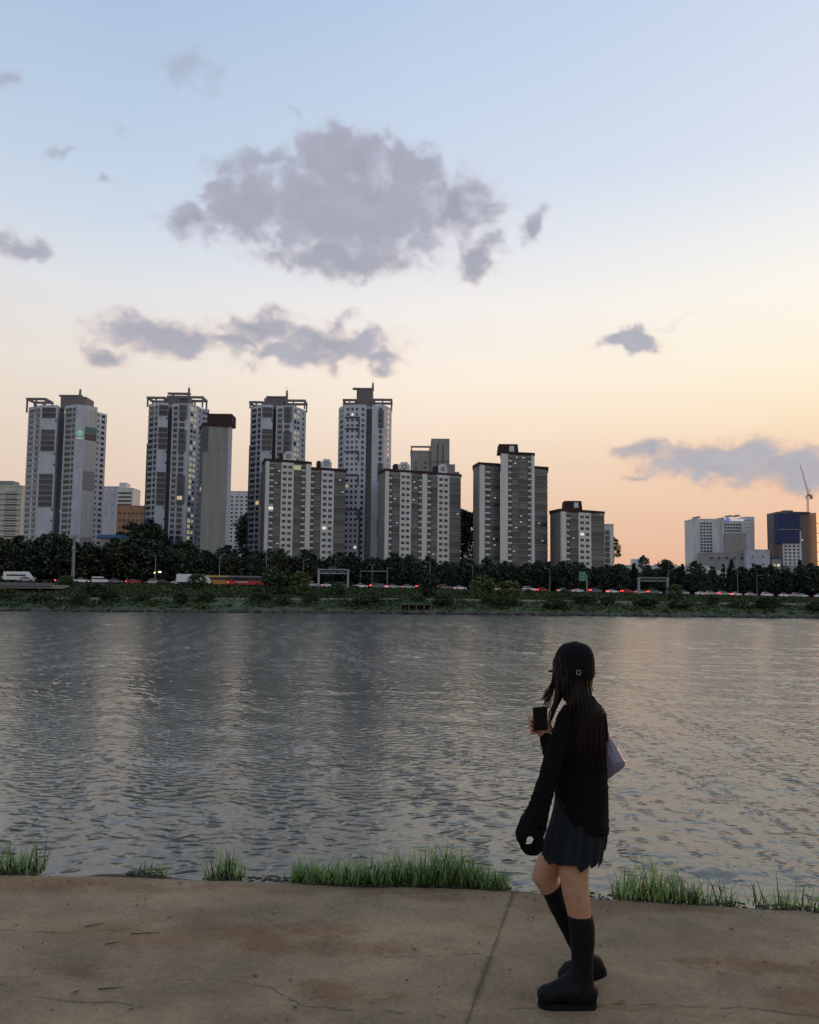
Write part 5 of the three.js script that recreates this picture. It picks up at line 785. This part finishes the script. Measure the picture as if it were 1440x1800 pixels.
  const fR = [0, 1, 2, 3].map((i) => { const y = 1.268 - 0.0225 * i, e = [0, 0.004, 0.001, -0.008][i]; return chain([[-0.105, y, -0.284, 0.0095], [-0.146 - e, y + 0.004, -0.282, 0.0088], [-0.161 - e, y + 0.003, -0.262, 0.0082], [-0.150 - e, y, -0.240, 0.0072]]); });
  const handR = hand([-0.093, 1.222, -0.284], [0.036, 0.048, 0.015], fR, chain([[-0.075, 1.19, -0.275, 0.013], [-0.056, 1.225, -0.25, 0.0105], [-0.068, 1.258, -0.237, 0.0085]]), [-0.082, 1.165, -0.262]);
  const fL = [0, 1, 2, 3].map((i) => { const q = -0.178 + 0.012 * i, L = [0.03, 0.036, 0.034, 0.026][i]; return chain([[q, 0.845, 0.02 + 0.008 * i, 0.009], [q - 0.008, 0.845 - L, 0.016 + 0.008 * i, 0.0085], [q - 0.004, 0.83 - L * 1.5, 0.026 + 0.008 * i, 0.0078]]); });
  const handL = hand([-0.162, 0.868, 0.03], [0.034, 0.034, 0.02], fL, chain([[-0.185, 0.872, 0.02, 0.012], [-0.205, 0.845, 0.018, 0.0095], [-0.205, 0.825, 0.024, 0.008]]), [-0.155, 0.9, 0.03]);
  const parts = [skinOf(body, [-0.24, 0.0, -0.32], [0.26, 1.7, 0.12], 0.0095), skinOf(handR, [-0.19, 1.12, -0.32], [-0.02, 1.3, -0.21], 0.0035), skinOf(raised(handL), [-0.22, 0.82, -0.02], [-0.09, 0.99, 0.08], 0.0035)];
  part(person, 'body', mergeGeometries(parts), skin);
  for (const s of [-1, 1]) part(person, 'eye', new THREE.SphereGeometry(0.011, 12, 8), M(0.5, 0.48, 0.46, 0.2), hp(s * 0.032, 0.004, 0.08));
  // --- knit top: torso and two wide sleeves, an open loop in the hanging sleeve
  const torso = stack([[1.376, 0.05, 0.048, -0.085, 0.06], [1.353, 0.06, 0.086, -0.09, 0.085], [1.328, 0.064, 0.104, -0.09, 0.098], [1.285, 0.062, 0.112, -0.09, 0.105], [1.198, 0.062, 0.117, -0.09, 0.112], [1.09, 0.063, 0.121, -0.09, 0.115], [0.982, 0.062, 0.125, -0.09, 0.132], [0.88, 0.062, 0.125, -0.09, 0.152], [0.82, 0.063, 0.126, -0.09, 0.162], [0.72, 0.067, 0.122, -0.09, 0.17]]);
  const slL = chain([[-0.005, 1.3, -0.045, 0.057], [-0.062, 1.19, -0.01, 0.05], [-0.116, 1.04, 0.02, 0.045], [-0.163, 0.9, 0.03, 0.05], [-0.192, 0.825, 0.035, 0.066], [-0.207, 0.79, 0.04, 0.066], [-0.197, 0.748, 0.04, 0.056]]), slR = chain([[0.125, 1.295, -0.14, 0.062], [0.03, 1.2, -0.19, 0.058], [-0.055, 1.118, -0.215, 0.05], [-0.074, 1.165, -0.25, 0.037]]);
  const knit = (x, y, z) => {
    const hem = 0.872 - 0.46 * (x + 0.08); let d = Math.max(torso(x, y, z), hem - y - 0.012 * Math.sin(x * 70 + z * 40));
    d = smin(d, Math.min(slL(x, y, z), slR(x, y, z)), 0.022);
    if (y < 0.86 && x < -0.13) { d = Math.max(d, -cap3(x, y, 0, [-0.214, 0.778, 0], [-0.204, 0.752, 0], 0.016, 0.022)); d = Math.max(d, -cap3(x, y, 0, [-0.232, 0.768, 0], [-0.222, 0.745, 0], 0.004, 0.004)); for (const [hx, hy, hr] of [[-0.178, 0.836, 0.006], [-0.164, 0.822, 0.005], [-0.19, 0.848, 0.0045], [-0.2, 0.815, 0.004]]) d = Math.max(d, -(Math.hypot(x - hx, y - hy) - hr)); }
    return d + 0.006 * (fbm(x * 26 + 5, y * 22 + z * 19, 3) - 0.5) + 0.0025 * Math.sin(y * 150 + 4 * Math.sin(x * 60)) * Math.sin(x * 110 + z * 90);
  };
  part(person, 'knit_top', skinOf(knit, [-0.3, 0.64, -0.32], [0.24, 1.42, 0.14], 0.0058), black);
  for (const [a, b, c, w] of [[[0.163, 0.80, -0.06], [0.163, 0.74, -0.058], [0.155, 0.692, -0.06], 0.016], [[0.118, 0.78, -0.02], [0.117, 0.70, -0.018], [0.112, 0.637, -0.03], 0.014], [[0.142, 0.79, -0.04], [0.143, 0.72, -0.035], [0.138, 0.668, -0.04], 0.011]]) { const g = new THREE.TubeGeometry(new THREE.CatmullRomCurve3([a, b, c].map((p) => new THREE.Vector3(...p))), 14, w, 8); part(person, 'knit_tassel', g, black); }
  // --- pleated skirt with a ragged hem
  {
    const R = [[0.93, 0.057, 0.118], [0.861, 0.052, 0.124], [0.808, 0.044, 0.128], [0.741, 0.033, 0.136], [0.674, 0.019, 0.14], [0.632, 0.016, 0.135]], n = 180, m = 18, pos = [], idx = [], uv = [], r = rng(55), jag = Array.from({ length: 15 }, () => r());
    const T = (k) => R.map((q) => [q[0], q[k]]).sort((a, b) => a[0] - b[0]), tc = T(1), tw = T(2);
    for (let i = 0; i <= n; i++) for (let j = 0; j <= m; j++) {
      const th = i / n * 6.2832, t = j / m, ph = (th / 6.2832 * 15) % 1, jg = jag[Math.floor(th / 6.2832 * 15) % 15], hem = 0.66 - 0.045 * Math.pow(1 - Math.abs(2 * ph - 1), 0.7) * (0.15 + 1.3 * jg * jg) + 0.012 * Math.cos(th) + 0.008 * (fbm(th * 6, 4, 3) - 0.5), y = mixv(0.93, hem, t), pl = (Math.abs(2 * ph - 1) - 0.5) * 0.10 * Math.min(1, t * 1.6) + 0.02 * Math.sin(th * 31 + t * 5) * t, cx = lerpTable(tc, y), hw = lerpTable(tw, y) * (1 + pl * 0.8), hd = (0.13 + 0.03 * t) * (1 + pl);
      pos.push(cx + Math.cos(th) * hw, y, -0.09 + Math.sin(th) * hd); uv.push(i / n * 4, t);
    }
    for (let i = 0; i < n; i++) for (let j = 0; j < m; j++) { const a = i * (m + 1) + j; idx.push(a, a + 1, a + m + 2, a, a + m + 2, a + m + 1); }
    const g = new THREE.BufferGeometry(); g.setAttribute('position', new THREE.Float32BufferAttribute(pos, 3)); g.setAttribute('uv', new THREE.Float32BufferAttribute(uv, 2)); g.setIndex(idx); g.computeVertexNormals(); denim.side = THREE.DoubleSide; part(person, 'pleated_skirt', g, denim);
  }
  // --- boots
  const bootL = stack([[0.412, 0.034, 0.060, 0, 0.062], [0.355, 0.041, 0.06, 0, 0.062], [0.279, 0.045, 0.055, 0, 0.056], [0.202, 0.043, 0.048, 0, 0.05], [0.152, 0.044, 0.047, 0, 0.048], [0.05, 0.048, 0.05, 0, 0.046]]);
  const footL = (x, y, z) => Math.max(smin(smin(cap3(x, y, z, [0.068, 0.064, 0], [0.0, 0.075, 0.0], 0.045, 0.046), cap3(x, y, z, [0.0, 0.075, 0], [-0.124, 0.056, 0.004], 0.046, 0.042), 0.03), cap3(x, y, z, [0.012, 0.14, 0], [-0.07, 0.082, 0], 0.032, 0.03), 0.03), 0.022 - y);
  const fold = (x, y, z) => 0.0016 * Math.sin(y * 95 + 3 * Math.sin(x * 40 + z * 30)) * sstep(0.3, 0.1, y) + 0.004 * (fbm(x * 22, y * 22 + z * 20, 3) - 0.5);
  part(person, 'boot', skinOf((x, y, z) => smin(bootL(x, y, z), footL(x, y, z), 0.03) + fold(x, y, z), [-0.19, 0.02, -0.08], [0.13, 0.43, 0.08], 0.006), leather);
  const sole = (pts, z) => { const s = new THREE.Shape(); s.moveTo(-0.168, 0); s.bezierCurveTo(-0.176, 0.034, -0.13, 0.05, -0.09, 0.051); s.bezierCurveTo(-0.02, 0.042, 0.04, 0.046, 0.085, 0.046); s.bezierCurveTo(0.122, 0.044, 0.121, -0.04, 0.08, -0.043); s.bezierCurveTo(0.02, -0.043, -0.05, -0.05, -0.1, -0.05); s.bezierCurveTo(-0.15, -0.046, -0.168, -0.03, -0.168, 0); const g = new THREE.ExtrudeGeometry(s, { depth: 0.028, bevelEnabled: true, bevelSize: 0.003, bevelThickness: 0.003, bevelSegments: 2, curveSegments: 10 }); g.rotateX(-Math.PI / 2); g.scale(0.95, 0.75, 0.82); g.translate(0, 0.003, 0); return g; };
  part(person, 'boot_sole', sole(), cloth(0.008, 0.008, 0.0085, 0.85, 0.3));
  const shR = chain([[-0.067, 0.474, -0.17, 0.053], [-0.033, 0.39, -0.17, 0.049], [0.02, 0.286, -0.173, 0.046], [0.066, 0.19, -0.178, 0.043], [0.098, 0.14, -0.18, 0.044]]), cutN = [-0.5, 0.866];
  const bootR = (x, y, z) => { let d = shR(x, y, z); const a = [0.146, 0.108, -0.18], b = [0.03, 0.075, -0.183]; d = smin(d, cap3(x, y, z, a, [0.09, 0.1, -0.18], 0.041, 0.045), 0.03); d = smin(d, cap3(x, y, z, [0.09, 0.1, -0.18], b, 0.044, 0.042), 0.03); d = smin(d, cap3(x, y, z, b, [0.0, 0.056, -0.184], 0.042, 0.038), 0.03); return Math.max(d, (x + 0.067) * cutN[0] + (y - 0.474) * cutN[1]) + fold(x, y, z); };
  part(person, 'boot', skinOf(bootR, [-0.16, 0.01, -0.26], [0.22, 0.52, -0.1], 0.006), leather);
  part(person, 'boot_sole', sole(), cloth(0.008, 0.008, 0.0085, 0.85, 0.3), [0.10, 0.035, -0.182], [0, 0, 0.33]);
  // --- hair and cap
  const hairF = stack([[1.6, 0.027, 0.088, -0.088, 0.1], [1.562, 0.024, 0.094, -0.088, 0.106], [1.502, 0.021, 0.095, -0.084, 0.1], [1.461, 0.021, 0.087, -0.07, 0.085], [1.415, 0.034, 0.073, -0.04, 0.062], [1.378, 0.055, 0.076, -0.012, 0.045], [1.34, 0.07, 0.08, -0.002, 0.036], [1.273, 0.084, 0.077, 0.004, 0.03], [1.192, 0.097, 0.062, 0.008, 0.026], [1.09, 0.108, 0.036, 0.01, 0.02]]);
  part(person, 'hair', skinOf((x, y, z) => { const face = cap3(x, y, z, hp(0, 0.03, 0.11), hp(0, -0.12, 0.11), 0.06, 0.06), a = Math.atan2(z + 0.07, x - 0.03); return Math.max(hairF(x, y, z), -face) + 0.0035 * Math.sin(a * 34 + y * 9) + 0.003 * Math.sin(x * 330 + y * 25) + 0.004 * (fbm(x * 40, y * 6, 3) - 0.5); }, [-0.12, 1.06, -0.24], [0.19, 1.62, 0.07], 0.0052), hairM);
  const lock = (pts, r0, r1) => { const c = new THREE.CatmullRomCurve3(pts.map((p) => new THREE.Vector3(...p))), g = new THREE.TubeGeometry(c, 18, 1, 6), p = g.attributes.position, q = new THREE.Vector3(); for (let i = 0; i <= 18; i++) { c.getPointAt(i / 18, q); const w = mixv(r0, r1, i / 18); for (let k = 0; k <= 6; k++) { const o = i * 7 + k; p.setXYZ(o, q.x + (p.getX(o) - q.x) * w, q.y + (p.getY(o) - q.y) * w, q.z + (p.getZ(o) - q.z) * w); } } g.computeVertexNormals(); return g; };
  { const r = rng(61), L = [lock([[-0.045, 1.49, -0.06], [-0.052, 1.44, -0.05], [-0.062, 1.40, -0.045], [-0.078, 1.345, -0.045], [-0.098, 1.288, -0.045]], 0.026, 0.002), lock([[-0.03, 1.46, -0.06], [-0.05, 1.4, -0.05], [-0.066, 1.36, -0.05], [-0.084, 1.3, -0.05]], 0.02, 0.002), lock([[-0.068, 1.514, -0.07], [-0.08, 1.458, -0.08], [-0.1, 1.41, -0.09], [-0.138, 1.384, -0.1]], 0.011, 0.0007)];
    for (let i = 0; i < 60; i++) { const a = r(), b = r(), y0 = 1.53 - 0.07 * r(); L.push(lock([[-0.066 - 0.004 * a, y0, -0.07 - 0.03 * b], [-0.078 - 0.016 * a, y0 - 0.06, -0.075], [-0.086 - 0.035 * a, y0 - 0.105 + 0.02 * b, -0.08], [-0.095 - 0.05 * a * b, y0 - 0.14 + 0.025 * a, -0.09]], 0.0022, 0.0004)); }
    for (let i = 0; i < 16; i++) { const a = r(), b = r(); L.push(lock([[-0.04 - 0.01 * a, 1.44, -0.045], [-0.06 - 0.02 * a, 1.38, -0.045 + 0.01 * b], [-0.075 - 0.03 * b, 1.31 + 0.03 * a, -0.045], [-0.088 - 0.025 * a, 1.255 + 0.04 * b, -0.05]], 0.003, 0.0004)); }
    for (let i = 0; i < 150; i++) { const u = r(), x = 0.0 + 0.15 * u; L.push(lock([[0.0 + 0.1 * u, 1.42, 0.01], [x, 1.34, 0.036 - 0.03 * (2 * u - 1) ** 2], [x + 0.012, 1.24, 0.038 - 0.03 * (2 * u - 1) ** 2], [x + 0.02 * r(), 1.14 - 0.08 * r(), 0.036 - 0.02 * (2 * u - 1) ** 2]], 0.0022, 0.0004)); }
    part(person, 'hair_locks', mergeGeometries(L), cloth(0.0105, 0.0065, 0.005, 0.5, 0.3)).userData.kind = 'stuff'; }
  const capF = stack([[1.668, 0.035, 0.018, -0.088, 0.02], [1.66, 0.035, 0.052, -0.088, 0.058], [1.64, 0.035, 0.076, -0.088, 0.086], [1.61, 0.033, 0.091, -0.088, 0.104], [1.567, 0.031, 0.098, -0.088, 0.112], [1.52, 0.029, 0.098, -0.088, 0.112], [1.497, 0.029, 0.096, -0.088, 0.11]]);
  const cap = part(person, 'cap', skinOf((x, y, z) => { const th = Math.atan2(z - HZ, x - HX), seam = 0.0012 * sstep(0.96, 1, Math.abs(Math.cos(th * 3))); const gap = cap3(x, y, z, [0.029, 1.49, 0.0], [0.029, 1.49, 0.06], 0.032, 0.032); return smin(Math.max(capF(x, y, z), -Math.max(gap, 0.004 - (y - 1.5))), ell(x, y, z, [HX + fx * 0.14, 1.513, HZ + fz * 0.14], [0.075, 0.008, 0.075]), 0.008) + seam; }, [-0.12, 1.47, -0.33], [0.17, 1.69, 0.05], 0.0045), cloth(0.007, 0.0065, 0.0075, 0.92, 0.2));
  part(cap, 'back_strap', (() => { const g = new THREE.TorusGeometry(0.105, 0.008, 8, 24, 0.62); g.rotateX(Math.PI / 2); g.scale(0.9, 1.1, 1.02); g.rotateY(-1.25); return g; })(), cloth(0.008, 0.0075, 0.008, 0.9, 0.2), [0.03, 1.503, -0.088]);
  part(cap, 'buckle', merge([bx(-0.010, -0.0072, -0.011, 0.011, 0, 0.003), bx(0.0072, 0.010, -0.011, 0.011, 0, 0.003), bx(-0.0071, 0.0071, 0.0088, 0.011, 0, 0.003), bx(-0.0071, 0.0071, -0.011, -0.0088, 0, 0.003)]), M(0.45, 0.45, 0.46, 0.3, { metalness: 0.8 }), [0.028, 1.532, 0.0265]);
  // --- phone and bag are things of their own
  const ph = thing('mobile_phone', 'dark phone held up in the hand of the person', 'phone', [0.78 - 0.106, 3 + 1.185, -3.8755 - 0.258]); ph.rotation.set(0.1, 0.15, 0.04);
  { const rr = (w, h, q) => { const s = new THREE.Shape(); s.moveTo(-w + q, -h); s.lineTo(w - q, -h); s.quadraticCurveTo(w, -h, w, -h + q); s.lineTo(w, h - q); s.quadraticCurveTo(w, h, w - q, h); s.lineTo(-w + q, h); s.quadraticCurveTo(-w, h, -w, h - q); s.lineTo(-w, -h + q); s.quadraticCurveTo(-w, -h, -w + q, -h); return s; };
    const g = new THREE.ExtrudeGeometry(rr(0.036, 0.058, 0.009), { depth: 0.007, bevelEnabled: true, bevelSize: 0.001, bevelThickness: 0.001, bevelSegments: 2 }); g.translate(0, 0.09, -0.0035); part(ph, 'case', g, M(0.018, 0.014, 0.014, 0.4)); part(ph, 'screen', (() => { const q = new THREE.ExtrudeGeometry(rr(0.033, 0.054, 0.007), { depth: 0.0006, bevelEnabled: false }); q.translate(0, 0.09, -0.0056); return q; })(), M(0.01, 0.01, 0.012, 0.1)); part(ph, 'camera_lens', new THREE.CylinderGeometry(0.006, 0.006, 0.0016, 14), M(0.01, 0.01, 0.01, 0.15), [-0.022, 0.13, 0.0056], [Math.PI / 2, 0, 0]); }
  const bag = thing('shoulder_bag', 'small violet-grey satin bag hanging from the shoulder', 'bag', [0.78, 3, -3.8755]);
  const bagF = stack([[1.235, 0.19, 0.012, -0.11, 0.012], [1.203, 0.195, 0.024, -0.11, 0.02], [1.168, 0.203, 0.04, -0.11, 0.028], [1.129, 0.215, 0.054, -0.11, 0.036], [1.099, 0.221, 0.067, -0.11, 0.042], [1.078, 0.218, 0.064, -0.11, 0.042], [1.053, 0.207, 0.051, -0.11, 0.038], [1.031, 0.193, 0.034, -0.11, 0.03], [1.012, 0.183, 0.018, -0.11, 0.02]]);
  part(bag, 'bag_body', skinOf((x, y, z) => { const t = (x - 0.19) / Math.max(0.02, 1.26 - y); return bagF(x, y, z) + 0.009 * (fbm(t * 9 + 3, y * 5, 3) - 0.5) * sstep(1.25, 1.14, y) + 0.01 * (fbm(x * 26 + 9, y * 20, 3) - 0.5); }, [0.12, 0.98, -0.18], [0.31, 1.26, -0.04], 0.0045), new THREE.MeshPhysicalMaterial({ color: new THREE.Color().setRGB(0.17, 0.15, 0.225), roughness: 0.34 }));
  const cv = new THREE.CatmullRomCurve3([[0.192, 1.225, -0.11], [0.182, 1.275, -0.075], [0.172, 1.33, -0.045], [0.145, 1.372, -0.06], [0.12, 1.375, -0.12], [0.14, 1.33, -0.19], [0.175, 1.26, -0.17], [0.19, 1.215, -0.125]].map((p) => new THREE.Vector3(...p)));
  part(bag, 'strap', new THREE.TubeGeometry(cv, 40, 0.0045, 6), M(0.12, 0.105, 0.15, 0.5));
}

renderer.render(scene, camera);
